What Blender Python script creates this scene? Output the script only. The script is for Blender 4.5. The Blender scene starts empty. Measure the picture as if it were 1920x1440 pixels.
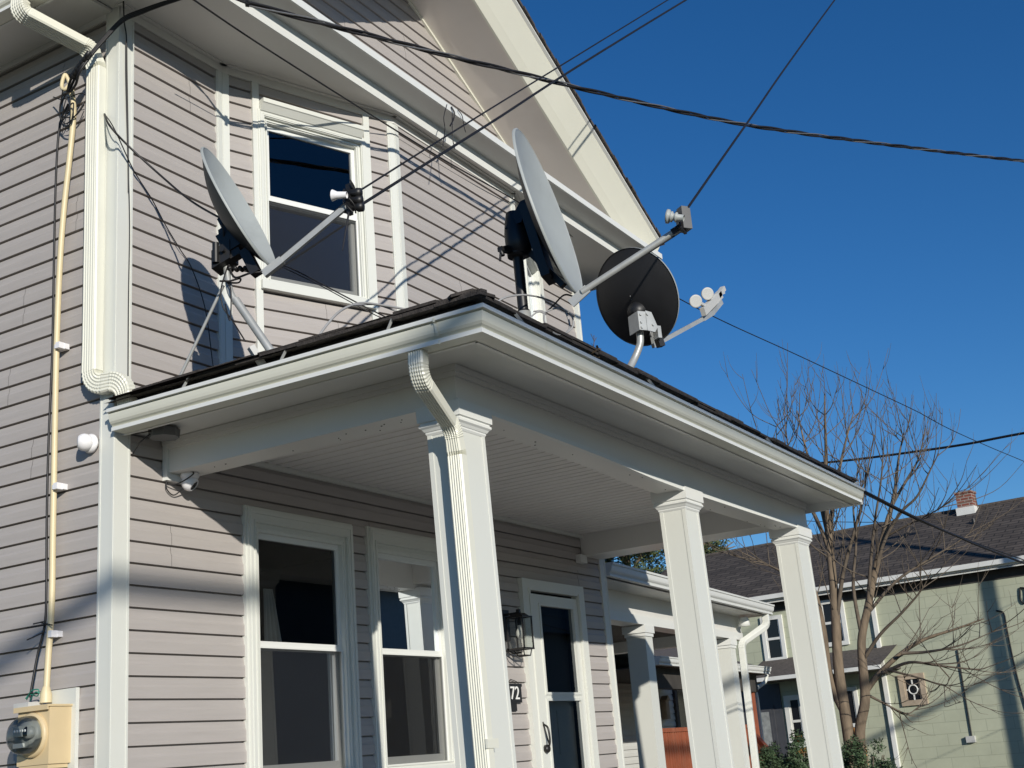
import bpy, bmesh, math, random
from mathutils import Vector, Matrix
random.seed(7)
SC = bpy.context.scene
COL = SC.collection
V = Vector
rad = math.radians

# ------------------------------------------------------------------ camera
FPX = 2351.72
CAM = V((-4.43457, -4.94077, 1.55))
ROT = Matrix.Rotation(rad(-60.258), 3, 'Z') @ Matrix.Rotation(rad(106.573), 3, 'X') @ Matrix.Rotation(rad(-4.657), 3, 'Z')
cd = bpy.data.cameras.new('camera'); cam = bpy.data.objects.new('camera', cd); COL.objects.link(cam)
cam.matrix_world = Matrix.Translation(CAM) @ ROT.to_4x4()
cd.sensor_width = 36; cd.lens = FPX / 1920 * 36; cd.clip_end = 1000; cd.clip_start = 0.05
SC.camera = cam
def ray(x, y): return ROT @ V(((x - 960) / FPX, -(y - 720) / FPX, -1))
def A(x, y, ax, val):                       # a measured image point laid on the plane ax = val
    d = ray(x, y); i = 'xyz'.index(ax)
    return CAM + d * ((val - CAM[i]) / d[i])
def AP(x, y, p0, n):                        # the same on any plane
    d = ray(x, y); p0 = V(p0); n = V(n)
    return CAM + d * ((p0 - CAM).dot(n) / d.dot(n))
def AD(x, y, D):                            # at horizontal distance D
    d = ray(x, y); return CAM + d * (D / math.hypot(d.x, d.y))

# ------------------------------------------------------------------ light
SUN = V((-.815, -1, .36)).normalized()
w = bpy.data.worlds.new('World'); SC.world = w; w.use_nodes = True
nt = w.node_tree; sky = nt.nodes.new('ShaderNodeTexSky'); sky.sky_type = 'NISHITA'; sky.sun_disc = False
sky.sun_elevation = math.asin(SUN.z); sky.sun_rotation = math.atan2(SUN.x, SUN.y)
sky.air_density = 1.0; sky.dust_density = 0.0; sky.ozone_density = 5.0; sky.altitude = 300
hs = nt.nodes.new('ShaderNodeHueSaturation'); hs.inputs['Saturation'].default_value = 1.17; hs.inputs['Hue'].default_value = .505; nt.links.new(sky.outputs[0], hs.inputs['Color'])
bg = nt.nodes['Background']; nt.links.new(hs.outputs[0], bg.inputs[0]); bg.inputs[1].default_value = 0.102
ld = bpy.data.lights.new('sun', 'SUN'); ld.energy = 4.4; ld.angle = rad(0.53); ld.color = (1, .945, .85)
lo = bpy.data.objects.new('sun', ld); COL.objects.link(lo)
lo.rotation_euler = SUN.to_track_quat('Z', 'Y').to_euler(); lo.location = (-20, -25, 12)
SC.view_settings.view_transform = 'Standard'; SC.view_settings.look = 'None'
SC.view_settings.exposure = 0.0; SC.view_settings.gamma = 1.0

# ------------------------------------------------------------------ materials
def lin(c): return tuple(((x / 12.92) if x <= .04045 else ((x + .055) / 1.055) ** 2.4) for x in c)
def mat(name, col, rough=.5, var=.06, scale=6, stretch=(1, 1, 1), bump=0, bscale=60, metal=0, spec=.5, dirt=0, dirtcol=(.12, .10, .08), dscale=2.5):
    m = bpy.data.materials.new(name); m.use_nodes = True; t = m.node_tree; n = t.nodes; l = t.links
    b = n['Principled BSDF']; b.inputs['Roughness'].default_value = rough; b.inputs['Metallic'].default_value = metal
    b.inputs['Specular IOR Level'].default_value = spec
    tc = n.new('ShaderNodeTexCoord'); mp = n.new('ShaderNodeMapping'); mp.inputs['Scale'].default_value = stretch
    l.new(tc.outputs['Object'], mp.inputs['Vector'])
    nz = n.new('ShaderNodeTexNoise'); nz.inputs['Scale'].default_value = scale; nz.inputs['Detail'].default_value = 5
    l.new(mp.outputs[0], nz.inputs['Vector'])
    cr = n.new('ShaderNodeValToRGB'); l.new(nz.outputs['Fac'], cr.inputs[0])
    lo_, hi_ = 1 - var, 1 + var
    cr.color_ramp.elements[0].color = tuple(min(1, c * lo_) for c in col) + (1,); cr.color_ramp.elements[0].position = .3
    cr.color_ramp.elements[1].color = tuple(min(1, c * hi_) for c in col) + (1,); cr.color_ramp.elements[1].position = .7
    out = cr.outputs[0]
    if dirt:
        n2 = n.new('ShaderNodeTexNoise'); n2.inputs['Scale'].default_value = dscale; n2.inputs['Detail'].default_value = 8; n2.inputs['Roughness'].default_value = .7
        l.new(tc.outputs['Object'], n2.inputs['Vector'])
        r2 = n.new('ShaderNodeValToRGB'); r2.color_ramp.elements[0].position = .52; r2.color_ramp.elements[1].position = .78
        r2.color_ramp.elements[0].color = (0, 0, 0, 1); r2.color_ramp.elements[1].color = (dirt, dirt, dirt, 1)
        l.new(n2.outputs['Fac'], r2.inputs[0])
        mx = n.new('ShaderNodeMix'); mx.data_type = 'RGBA'; l.new(r2.outputs[0], mx.inputs[0]); l.new(out, mx.inputs[6]); mx.inputs[7].default_value = dirtcol + (1,)
        out = mx.outputs[2]
    l.new(out, b.inputs['Base Color'])
    if bump:
        n3 = n.new('ShaderNodeTexNoise'); n3.inputs['Scale'].default_value = bscale; n3.inputs['Detail'].default_value = 3
        l.new(mp.outputs[0], n3.inputs['Vector'])
        bp = n.new('ShaderNodeBump'); bp.inputs['Strength'].default_value = bump; bp.inputs['Distance'].default_value = .01
        l.new(n3.outputs['Fac'], bp.inputs['Height']); l.new(bp.outputs[0], b.inputs['Normal'])
    return m
def brickmat(name, c1, c2, mortar, bw, rh, msize, rough=.9, bump=.4, rot=(0, 0, 0), offset=.5, stain=.25):
    m = bpy.data.materials.new(name); m.use_nodes = True; t = m.node_tree; n = t.nodes; l = t.links
    b = n['Principled BSDF']; b.inputs['Roughness'].default_value = rough
    uv = n.new('ShaderNodeUVMap'); uv.uv_map = 'UVMap'
    bt = n.new('ShaderNodeTexBrick'); bt.inputs['Scale'].default_value = 1
    bt.inputs['Color1'].default_value = c1 + (1,); bt.inputs['Color2'].default_value = c2 + (1,); bt.inputs['Mortar'].default_value = mortar + (1,)
    bt.inputs['Brick Width'].default_value = bw; bt.inputs['Row Height'].default_value = rh; bt.inputs['Mortar Size'].default_value = msize
    bt.inputs['Mortar Smooth'].default_value = .3; bt.offset = offset
    l.new(uv.outputs[0], bt.inputs['Vector'])
    nz = n.new('ShaderNodeTexNoise'); nz.inputs['Scale'].default_value = 1.3; nz.inputs['Detail'].default_value = 9; nz.inputs['Roughness'].default_value = .7
    l.new(uv.outputs[0], nz.inputs['Vector'])
    mx = n.new('ShaderNodeMix'); mx.data_type = 'RGBA'; mx.blend_type = 'MULTIPLY'; mx.inputs[0].default_value = 1
    cr = n.new('ShaderNodeValToRGB'); cr.color_ramp.elements[0].position = .25; cr.color_ramp.elements[1].position = .75
    cr.color_ramp.elements[0].color = (1 - stain, 1 - stain, 1 - stain, 1); cr.color_ramp.elements[1].color = (1 + stain * .4,) * 3 + (1,)
    l.new(nz.outputs['Fac'], cr.inputs[0]); l.new(bt.outputs['Color'], mx.inputs[6]); l.new(cr.outputs[0], mx.inputs[7])
    l.new(mx.outputs[2], b.inputs['Base Color'])
    bp = n.new('ShaderNodeBump'); bp.inputs['Strength'].default_value = bump; bp.inputs['Distance'].default_value = .02; bp.invert = True
    l.new(bt.outputs['Fac'], bp.inputs['Height']); l.new(bp.outputs[0], b.inputs['Normal'])
    return m
def glassmat(name, tint, boost=1.0, rough=0.0, wave=0.0, ior=1.5):
    m = bpy.data.materials.new(name); m.use_nodes = True; t = m.node_tree; n = t.nodes; l = t.links
    n.remove(n['Principled BSDF']); o = n['Material Output']
    fr = n.new('ShaderNodeFresnel'); fr.inputs['IOR'].default_value = ior
    mu = n.new('ShaderNodeMath'); mu.operation = 'MULTIPLY'; mu.inputs[1].default_value = boost; mu.use_clamp = True; l.new(fr.outputs[0], mu.inputs[0])
    tr = n.new('ShaderNodeBsdfTransparent'); tr.inputs[0].default_value = tint + (1,)
    gl = n.new('ShaderNodeBsdfGlossy'); gl.inputs['Roughness'].default_value = rough; gl.inputs['Color'].default_value = (.9, .95, 1, 1)
    if wave:
        tc = n.new('ShaderNodeTexCoord'); nz = n.new('ShaderNodeTexNoise'); nz.inputs['Scale'].default_value = 2.0; nz.inputs['Detail'].default_value = 1
        l.new(tc.outputs['Object'], nz.inputs['Vector']); bp = n.new('ShaderNodeBump'); bp.inputs['Strength'].default_value = wave; bp.inputs['Distance'].default_value = .02
        l.new(nz.outputs['Fac'], bp.inputs['Height']); l.new(bp.outputs[0], gl.inputs['Normal'])
    mx = n.new('ShaderNodeMixShader'); l.new(mu.outputs[0], mx.inputs[0]); l.new(tr.outputs[0], mx.inputs[1]); l.new(gl.outputs[0], mx.inputs[2])
    l.new(mx.outputs[0], o.inputs['Surface'])
    return m
def screenmat(name):
    m = bpy.data.materials.new(name); m.use_nodes = True; t = m.node_tree; n = t.nodes; l = t.links
    b = n['Principled BSDF']; b.inputs['Base Color'].default_value = (.012, .012, .0125, 1); b.inputs['Roughness'].default_value = .6
    o = n['Material Output']; tr = n.new('ShaderNodeBsdfTransparent'); mx = n.new('ShaderNodeMixShader'); mx.inputs[0].default_value = .5
    l.new(tr.outputs[0], mx.inputs[1]); l.new(b.outputs[0], mx.inputs[2]); l.new(mx.outputs[0], o.inputs['Surface'])
    return m
M = dict(
    siding=mat('vinyl_siding', (.405, .375, .355), .55, .045, 3, (1, 1, 14), .12, 30, spec=.3),
    white=mat('white_vinyl', (.655, .665, .615), .42, .015, 2, (1, 1, 1), .05, 9, dirt=.10, dirtcol=(.5, .48, .42)),
    trim=mat('white_trim', (.72, .73, .70), .45, .012, 3),
    coil=mat('white_aluminium_wrap', (.72, .71, .67), .38, .03, 1.6, (1, 1, 1), .25, 4, dirt=.12, dirtcol=(.4, .37, .32)),
    cream=mat('cream_gutter_paint', (.70, .695, .60), .36, .02, 2, (1, 1, 1), .05, 6, dirt=.12, dirtcol=(.42, .40, .33)),
    rakesoffit=mat('rake_soffit_wrap', (.66, .62, .575), .36, .05, 1.6, (1, 1, 1), .3, 3, dirt=.2, dirtcol=(.36, .30, .26), dscale=1.2),
    ceil=mat('porch_ceiling_vinyl', (.72, .70, .67), .5, .03, 2, dirt=.1, dirtcol=(.4, .36, .32)),
    shingle=mat('dark_roof_shingle', (.045, .038, .034), .95, .4, 30, (1, 1, 1), .8, 120),
    mainroof=mat('main_roof_shingle', (.075, .065, .06), .95, .35, 22, (1, 1, 1), .7, 110),
    cavity=mat('dark_flashing', (.03, .028, .027), .8, .1),
    black=mat('black_plastic', (.012, .012, .013), .45, .2),
    cable=mat('black_cable', (.012, .011, .012), .5, .2),
    wire=mat('bare_conductor', (.30, .29, .28), .35, .1, metal=.7),
    greycable=mat('grey_cable', (.33, .33, .33), .5, .1),
    galv=mat('galvanised_steel', (.42, .43, .42), .45, .14, 9, metal=.35, dirt=.3, dirtcol=(.2, .19, .15)),
    dishfront=mat('dish_grey_enamel', (.34, .365, .36), .5, .06, 4, dirt=.28, dirtcol=(.16, .17, .16), dscale=5),
    dishback=mat('dish_dark_back', (.013, .013, .0145), .55, .25, 5, dirt=.12, dirtcol=(.05, .048, .046)),
    lnb=mat('light_grey_plastic', (.50, .50, .48), .5, .05),
    lnbdark=mat('mid_grey_plastic', (.13, .13, .128), .55, .1),
    tan=mat('tan_meter_paint', (.62, .49, .29), .45, .05, 5, dirt=.15, dirtcol=(.4, .33, .22)),
    pvc=mat('tan_conduit_paint', (.66, .56, .35), .45, .05, 6, (1, 1, .3), dirt=.25, dirtcol=(.42, .35, .22)),
    glass=glassmat('window_glass', (.62, .64, .64), 1.5),
    glass2=glassmat('upper_window_glass', (.5, .52, .54), 1.7),
    oldglass=glassmat('storm_door_glass', (.6, .62, .62), 1.5, 0, .5),
    dome=glassmat('meter_glass', (.80, .82, .81), .8),
    screen=screenmat('insect_screen'),
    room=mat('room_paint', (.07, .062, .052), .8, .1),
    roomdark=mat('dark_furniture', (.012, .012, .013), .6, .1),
    curtain=mat('white_curtain', (.62, .62, .58), .8, .05),
    metalblk=mat('black_lantern_metal', (.014, .013, .013), .4, .1),
    bulb=mat('frosted_bulb', (.75, .74, .70), .25, .02),
    plaque=mat('black_plaque', (.02, .02, .021), .4, .1),
    digit=mat('white_digits', (.82, .82, .80), .4, .01),
    camwhite=mat('white_camera_plastic', (.80, .79, .80), .3, .01),
    lens=mat('black_lens', (.012, .012, .014), .12, .05),
    meterface=mat('meter_face', (.27, .28, .27), .5, .25, 12),
    green_wire=mat('green_wire', (.02, .22, .15), .5, .1),
    deck=mat('porch_deck_paint', (.30, .29, .28), .6, .1),
    concrete=mat('concrete', (.30, .29, .27), .9, .15, 5, (1, 1, 1), .3, 60),
    asphalt=mat('asphalt', (.055, .055, .056), .9, .25, 20, (1, 1, 1), .4, 200),
    soil=mat('winter_lawn', (.085, .080, .045), .95, .35, 4, (1, 1, 1), .6, 80),
    bark=mat('grey_brown_bark', (.165, .125, .085), .9, .35, 12, (1, 1, .25), .6, 40),
    twig=mat('twig_bark', (.12, .095, .07), .9, .25, 10),
    greenwood=mat('green_trim_soffit', (.05, .045, .04), .8, .2),
    leaf=mat('evergreen_leaf', (.085, .105, .035), .7, .45, 5),
    leaf2=mat('dark_evergreen_leaf', (.05, .085, .035), .75, .45, 5),
    deadleaf=mat('dead_leaf', (.09, .06, .03), .8, .3),
    red=mat('red_stained_wood', (.30, .085, .04), .6, .2, 8, (1, 1, .3), dirt=.3, dirtcol=(.4, .22, .14)),
    orange=mat('orange_board', (.55, .25, .07), .7, .1),
    wood=mat('weathered_wood', (.42, .34, .25), .8, .2, 6),
    whitewood=mat('painted_white_wood', (.70, .70, .66), .6, .05, 4, dirt=.25, dirtcol=(.4, .36, .3)),
    greyroof=mat('brown_porch_roof', (.10, .085, .075), .95, .3, 15, (1, 1, 1), .5, 60),
    nsiding=mat('pale_grey_siding', (.62, .63, .60), .6, .03, 4),
    polewood=mat('pole_wood', (.16, .12, .09), .9, .3, 8, (1, 1, .1)),
    darkdoor=mat('dark_grey_door', (.06, .062, .07), .6, .1),
    shingleside=brickmat('green_shingle_siding', (.43, .452, .335), (.452, .472, .352), (.33, .35, .26), .62, .262, .007, .85, .25, stain=.15),
    greenroof=brickmat('brown_shingle_roof', (.062, .050, .042), (.115, .094, .078), (.030, .025, .022), .45, .17, .020, .95, .6, stain=.45),
    chimneybrick=brickmat('chimney_brick', (.27, .085, .055), (.20, .06, .04), (.33, .28, .24), .21, .075, .014, .9, .5, stain=.3),
)

# ------------------------------------------------------------------ mesh helper
class MB:
    def __init__(s): s.v = []; s.f = []; s.sm = []; s.uv = None
    def add(s, vs, fs, smooth=False):
        o = len(s.v); s.v += [V(p) for p in vs]
        for f in fs: s.f.append(tuple(i + o for i in f)); s.sm.append(smooth)
    def quad(s, a, b, c, d, smooth=False): s.add((a, b, c, d), ((0, 1, 2, 3),), smooth)
    def box(s, x0, x1, y0, y1, z0, z1): s.lbox(V((0, 0, 0)), V((1, 0, 0)), V((0, 1, 0)), x0, x1, y0, y1, z0, z1)
    def lbox(s, O, U, N, u0, u1, d0, d1, z0, z1, W=V((0, 0, 1))):
        O = V(O); U = V(U); N = V(N)
        p = [O + U * u + N * d + W * z for z in (z0, z1) for d in (d0, d1) for u in (u0, u1)]
        fs = ((0, 2, 3, 1), (4, 5, 7, 6), (0, 1, 5, 4), (2, 6, 7, 3), (0, 4, 6, 2), (1, 3, 7, 5))
        if U.cross(N).dot(W) < 0: fs = tuple(tuple(reversed(f)) for f in fs)
        s.add(p, fs)
    def bar(s, a, b, w, h, up=V((0, 0, 1))):           # rectangular bar between two points
        a = V(a); b = V(b); t = (b - a); L = t.length; t.normalize()
        x = t.cross(up)
        if x.length < 1e-4: x = t.cross(V((1, 0, 0)))
        x.normalize(); y = x.cross(t)
        s.lbox(a, x, y, -w / 2, w / 2, -h / 2, h / 2, 0, L, t)
    def tube(s, pts, r, n=8, caps=True, smooth=True):
        pts = [V(p) for p in pts]; rs = r if isinstance(r, (list, tuple)) else [r] * len(pts)
        k = len(pts); rings = []; ref = None
        for i, p in enumerate(pts):
            t = (pts[min(i + 1, k - 1)] - pts[max(i - 1, 0)])
            if t.length < 1e-9: t = V((0, 0, 1))
            t.normalize()
            if ref is None:
                ref = t.orthogonal().normalized()
            ref = ref - t * ref.dot(t)
            if ref.length < 1e-6: ref = t.orthogonal()
            ref.normalize(); bn = t.cross(ref)
            rings.append([p + (ref * math.cos(a) + bn * math.sin(a)) * rs[i] for a in (2 * math.pi * j / n for j in range(n))])
        vs = [q for rg in rings for q in rg]; fs = []
        for i in range(k - 1):
            for j in range(n):
                fs.append((i * n + j, i * n + (j + 1) % n, (i + 1) * n + (j + 1) % n, (i + 1) * n + j))
        s.add(vs, fs, smooth)
        if caps: s.add(rings[0], (tuple(reversed(range(n))),)); s.add(rings[-1], (tuple(range(n)),))
    def cyl(s, a, b, r, n=16, r2=None): s.tube([a, b], [r, r if r2 is None else r2], n)
    def lathe(s, c, axis, prof, n=24, smooth=True):    # prof: (distance along axis, radius)
        c = V(c); axis = V(axis).normalized(); x = axis.orthogonal().normalized(); y = axis.cross(x); k = len(prof)
        vs = [c + axis * h + (x * math.cos(2 * math.pi * j / n) + y * math.sin(2 * math.pi * j / n)) * r for h, r in prof for j in range(n)]
        fs = [(i * n + j, i * n + (j + 1) % n, (i + 1) * n + (j + 1) % n, (i + 1) * n + j) for i in range(k - 1) for j in range(n)]
        s.add(vs, fs, smooth)
    def sweep(s, path, prof, ref, closed=True, caps=True, scale=None, smooth=False):
        # prof points (p, q): p along ref (made square to the path), q along tangent x ref
        path = [V(p) for p in path]; k = len(path); n = len(prof); vs = []
        for i, p in enumerate(path):
            t = (path[min(i + 1, k - 1)] - path[max(i - 1, 0)]).normalized()
            a = (V(ref) - t * V(ref).dot(t)).normalized(); b = t.cross(a)
            sp, sq = scale[i] if scale else (1, 1)
            vs += [p + a * (u * sp) + b * (v * sq) for u, v in prof]
        fs = []
        for i in range(k - 1):
            for j in range(n if closed else n - 1):
                fs.append((i * n + j, i * n + (j + 1) % n, (i + 1) * n + (j + 1) % n, (i + 1) * n + j))
        if caps and closed: fs += [tuple(reversed(range(n))), tuple(range((k - 1) * n, k * n))]
        s.add(vs, fs, smooth)
    def uvbox(s, U, W, O):                              # planar UVs in metres
        s.uv = (V(U), V(W), V(O))

ORG = {}
def empty(name, loc, label, cat, group=None, **kw):
    o = bpy.data.objects.new(name, None); COL.objects.link(o); o.location = loc; ORG[o.name] = V(loc)
    o.empty_display_size = .1; o['label'] = label; o['category'] = cat
    if group: o['group'] = group
    return o
def obj(name, mb, m, parent=None, label=None, fix=True):
    me = bpy.data.meshes.new(name)
    if parent is not None: org = ORG[parent.name]
    else:
        xs = [p.x for p in mb.v]; ys = [p.y for p in mb.v]; zs = [p.z for p in mb.v]
        org = V(((min(xs) + max(xs)) / 2, (min(ys) + max(ys)) / 2, min(zs)))
    me.from_pydata([p - org for p in mb.v], [], mb.f)
    me.polygons.foreach_set('use_smooth', mb.sm)
    if mb.uv:
        U, W, O = mb.uv; ul = me.uv_layers.new(name='UVMap')
        for lp in me.loops:
            d = mb.v[lp.vertex_index] - O; ul.data[lp.index].uv = (d.dot(U), d.dot(W))
    if fix:
        bm = bmesh.new(); bm.from_mesh(me); bmesh.ops.recalc_face_normals(bm, faces=bm.faces[:]); bm.to_mesh(me); bm.free()
    me.materials.append(m if not isinstance(m, str) else M[m])
    o = bpy.data.objects.new(name, me); COL.objects.link(o)
    if parent is not None: o.parent = parent; ORG[o.name] = org
    else: o.location = org; ORG[o.name] = org
    if label: o['label'] = label
    return o
def thing(name, mb, m, label, cat, group=None):
    o = obj(name, mb, m); o['label'] = label; o['category'] = cat
    if group: o['group'] = group
    return o
def struct(name, mb, m):
    o = obj(name, mb, m); o['kind'] = 'structure'; o['label'] = name.replace('_', ' '); return o
def spline(pts, n=8):                                   # Catmull-Rom through points
    pts = [V(p) for p in pts]; P = [pts[0] * 2 - pts[1]] + pts + [pts[-1] * 2 - pts[-2]]; out = []
    for i in range(1, len(P) - 2):
        a, b, c, d = P[i - 1:i + 3]
        for k in range(n):
            t = k / n
            out.append(.5 * ((2 * b) + (c - a) * t + (2 * a - 5 * b + 4 * c - d) * t * t + (3 * b - a - 3 * c + d) * t ** 3))
    out.append(pts[-1]); return out
def text_mb(txt, size, O, U, W, N, depth=.004):         # letters as real thin relief
    cu = bpy.data.curves.new('t', 'FONT'); cu.body = txt; cu.size = size; cu.extrude = depth / 2; cu.align_x = 'CENTER'; cu.align_y = 'CENTER'
    o = bpy.data.objects.new('t', cu); COL.objects.link(o)
    me = bpy.data.meshes.new_from_object(o.evaluated_get(bpy.context.evaluated_depsgraph_get()))
    mb = MB(); mb.add([V(O) + V(U) * v.co.x + V(W) * v.co.y + V(N) * v.co.z for v in me.vertices], [tuple(p.vertices) for p in me.polygons])
    bpy.data.objects.remove(o); bpy.data.meshes.remove(me); bpy.data.curves.remove(cu)
    return mb
Z = V((0, 0, 1)); X = V((1, 0, 0)); Y = V((0, 1, 0))

def siding(mb, O, U, N, zl, c, zmin, zmax, ufun, holes=()):
    """clapboard courses: a drop with a lip, a bevel and a dark gap under every course"""
    k0 = math.floor((zmin - zl) / c) - 1; k1 = math.ceil((zmax - zl) / c)
    def ints(z):
        iv = [ufun(z)]
        for (a, b, h0, h1) in holes:
            if h0 < z < h1:
                new = []
                for (u0, u1) in iv:
                    if a > u0: new.append((u0, min(u1, a)))
                    if b < u1: new.append((max(u0, b), u1))
                iv = [i for i in new if i[1] - i[0] > 1e-4]
        return iv
    P = lambda u, z, d: V(O) + V(U) * u + Z * z + V(N) * d
    rs = random.Random(int(abs(V(O).x * 91 + V(O).y * 37 + zl * 53) * 10)); seams = {}
    def panels(k, iv):
        kk = k // 2
        if kk not in seams: o_ = rs.uniform(.2, 3.2); seams[kk] = [o_ + 2.9 * j for j in range(-1, 5)]
        out = []
        for (a, b) in iv:
            c_ = [a] + [q for q in seams[kk] if a + .12 < q < b - .12] + [b]
            out += [(x0, x1, (.0010 if i % 2 else 0), i > 0, i < len(c_) - 2) for i, (x0, x1) in enumerate(zip(c_, c_[1:]))]
        return out
    brk = sorted(h for ho in holes for h in ho[2:])
    for k in range(k0, k1 + 1):
        zb = zl + k * c; zt = zb + c
        pr = [(zb, -.016), (zb, .014), (zb + .5 * c, .0135), (zb + .62 * c, .007), (zt - .0095, .003), (zt - .0095, -.016), (zt, -.016)]
        for (za, da), (zc, dc) in zip(pr, pr[1:]):
            if zc - za < 1e-6:
                if zmin < za < zmax:
                    for (u0, u1, o_, _l, _r) in panels(k, ints(za + 1e-4)): mb.quad(P(u0, za, da + o_), P(u1, za, da + o_), P(u1, za, dc + o_), P(u0, za, dc + o_))
                continue
            a = max(za, zmin); b = min(zc, zmax)
            if b - a < 1e-5: continue
            cuts = [a] + [h for h in brk if a + 1e-5 < h < b - 1e-5] + [b]
            for z0, z1 in zip(cuts, cuts[1:]):
                f = lambda z: da + (dc - da) * (z - za) / (zc - za)
                i0 = ints((z0 + z1) / 2); lo_ = ufun(z0); hi_ = ufun(z1); md = ufun((z0 + z1) / 2)
                for (u0, u1, o_, l_, r_) in panels(k, i0):
                    ua, ub = (lo_[0], hi_[0]) if abs(u0 - md[0]) < 1e-6 else (u0, u0)
                    uc, ud = (lo_[1], hi_[1]) if abs(u1 - md[1]) < 1e-6 else (u1, u1)
                    g = .0006 if l_ else 0; h_ = .0006 if r_ else 0; mb.quad(P(ua + g, z0, f(z0) + o_), P(uc - h_, z0, f(z0) + o_), P(ud - h_, z1, f(z1) + o_), P(ub + g, z1, f(z1) + o_))

# ================================================================== THE HOUSE
house = empty('house', (2.8, 3, 0), 'two storey taupe vinyl sided house with white trim, bay window and columned front porch', 'house')
EX = 5.59; C1 = .1143
GR = .53; RX = 2.8
def roofz(x): return 6.77 - GR * (abs(x - RX) - 1.7)        # soffit line of the rake

W1 = (.971, 1.943, 1.50, 3.060); W2 = (2.133, 3.043, 1.50, 3.068); DR = (4.055, 5.082, .85, 2.892)
m = MB()
siding(m, (0, .012, 0), X, -Y, 1.985, C1, .55, 3.40, lambda z: (0, EX), [(W1[0] + .03, W1[1] - .03, W1[2] + .03, W1[3] - .03), (W2[0] + .03, W2[1] - .03, W2[2] + .03, W2[3] - .03), (DR[0] + .03, DR[1] - .03, DR[2], DR[3] - .03)])
obj('siding_wall', m, 'siding', house)
# upper front wall: left strip, bay faces, right strip
B1 = V((.83, .012, 0)); B2 = V((2.05, -.438, 0)); B3 = V((3.66, -.448, 0)); B4 = V((4.86, .012, 0))
m = MB(); siding(m, (0, .012, 0), X, -Y, 4.548, .1134, 3.40, 5.93, lambda z: (0, .83)); obj('siding_wall', m, 'siding', house)
m = MB(); siding(m, (0, .012, 0), X, -Y, 4.548, .1134, 3.40, 5.93, lambda z: (4.86, EX)); obj('siding_wall', m, 'siding', house)
UL = (B2 - B1); LL = UL.length; UL.normalize(); NL = V((UL.y, -UL.x, 0))
UR = (B4 - B3); LR = UR.length; UR.normalize(); NR = V((UR.y, -UR.x, 0))
BW = (.246, 1.060, 4.43, 5.655)
BR = (.25, 1.05, 4.43, 5.655)
m = MB(); siding(m, B1, UL, NL, 4.53, .1134, 3.40, 5.93, lambda z: (0, LL), [(BW[0] + .03, BW[1] - .03, BW[2] + .03, BW[3] - .03)]); obj('siding_wall', m, 'siding', house)
m = MB(); siding(m, B2, (B3 - B2).normalized(), V((0, -1, 0)), 5.468 - .1134 * 9, .1134, 3.40, 5.93, lambda z: (0, (B3 - B2).length)); obj('siding_wall', m, 'siding', house)
m = MB(); siding(m, B3, UR, NR, 4.53, .1134, 3.40, 5.93, lambda z: (0, LR), [(BR[0] + .03, BR[1] - .03, BR[2] + .03, BR[3] - .03)]); obj('siding_wall', m, 'siding', house)
m = MB(); siding(m, (.012, 0, 0), Y, -X, 2.066, C1, .55, 5.93, lambda z: (0, 9)); obj('siding_wall', m, 'siding', house)
m = MB(); siding(m, (EX - .012, 9, 0), -Y, X, 2.066, C1, .55, 5.93, lambda z: (0, 9)); obj('siding_wall', m, 'siding', house)
m = MB(); siding(m, (EX, 9, 0), -X, Y, 2.066, C1, .55, 5.93, lambda z: (0, EX)); obj('siding_wall', m, 'siding', house)
# attic gable wall, same plane as the front wall
m = MB(); siding(m, (0, .012, 0), X, -Y, 6.05, .1134, 5.93, roofz(RX) - .02, lambda z: (RX - (6.77 - z) / GR - 1.7, RX + (6.77 - z) / GR + 1.7)); obj('gable_wall', m, 'siding', house)
m = MB(); m.box(-.0, EX, .04, 8.98, .0, .55); obj('foundation', m, 'concrete', house)

# ---- corner posts and bay trims
def cpost(x, sx, z0, z1, y=.0, wd=.102):
    b = MB(); e = .006
    def face(O, U, N, mirror):
        for (u0, u1, d0, d1) in ((-e, .012, -.01, e + .004), (.012, wd - .012, -.01, e), (wd - .012, wd, -.01, e + .003)):
            b.lbox(O, U, N, u0, u1, d0, d1, z0, z1)
    face(V((x, y, 0)), X * sx, -Y, 0); face(V((x, y, 0)), Y, -X * sx, 1)
    return obj('corner_post', b, 'white', house)
cpost(0, 1, .5, 5.95); cpost(EX, -1, .5, 5.95)
for (P, Ua, Ub) in ((B1, -X, UL), (B2, -UL, X), (B3, -X, UR), (B4, -UR, X)):
    b = MB()
    for Ud in (Ua, Ub):
        Nn = V((Ud.y, -Ud.x, 0)) if Ud.x > 0 else V((-Ud.y, Ud.x, 0))
        b.lbox(P, Ud, Nn, -.004, .052, -.005, .019, 3.40, 5.852); b.lbox(P, Ud, Nn, .006, .042, .019, .022, 3.40, 5.852)
    obj('bay_post', b, 'white', house)
# frieze under the soffit (two boards)
b = MB()
for (a, c_, Ud) in ((V((0, .012, 0)), .83, X), (B1, LL, UL), (B2, (B3 - B2).length, X), (B3, LR, UR), (B4, EX - 4.86, X)):
    Nn = V((Ud.y, -Ud.x, 0))
    b.lbox(a, Ud, Nn, -.006, c_ + .006, -.004, .024, 5.845, 5.895)
    b.lbox(a, Ud, Nn, -.02, c_ + .02, -.004, .050, 5.895, 5.925)
obj('frieze', b, 'coil', house)
b = MB(); b.lbox((.012, 0, 0), Y, -X, .1, 9, -.004, .026, 5.845, 5.925); obj('frieze', b, 'coil', house)

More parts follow.
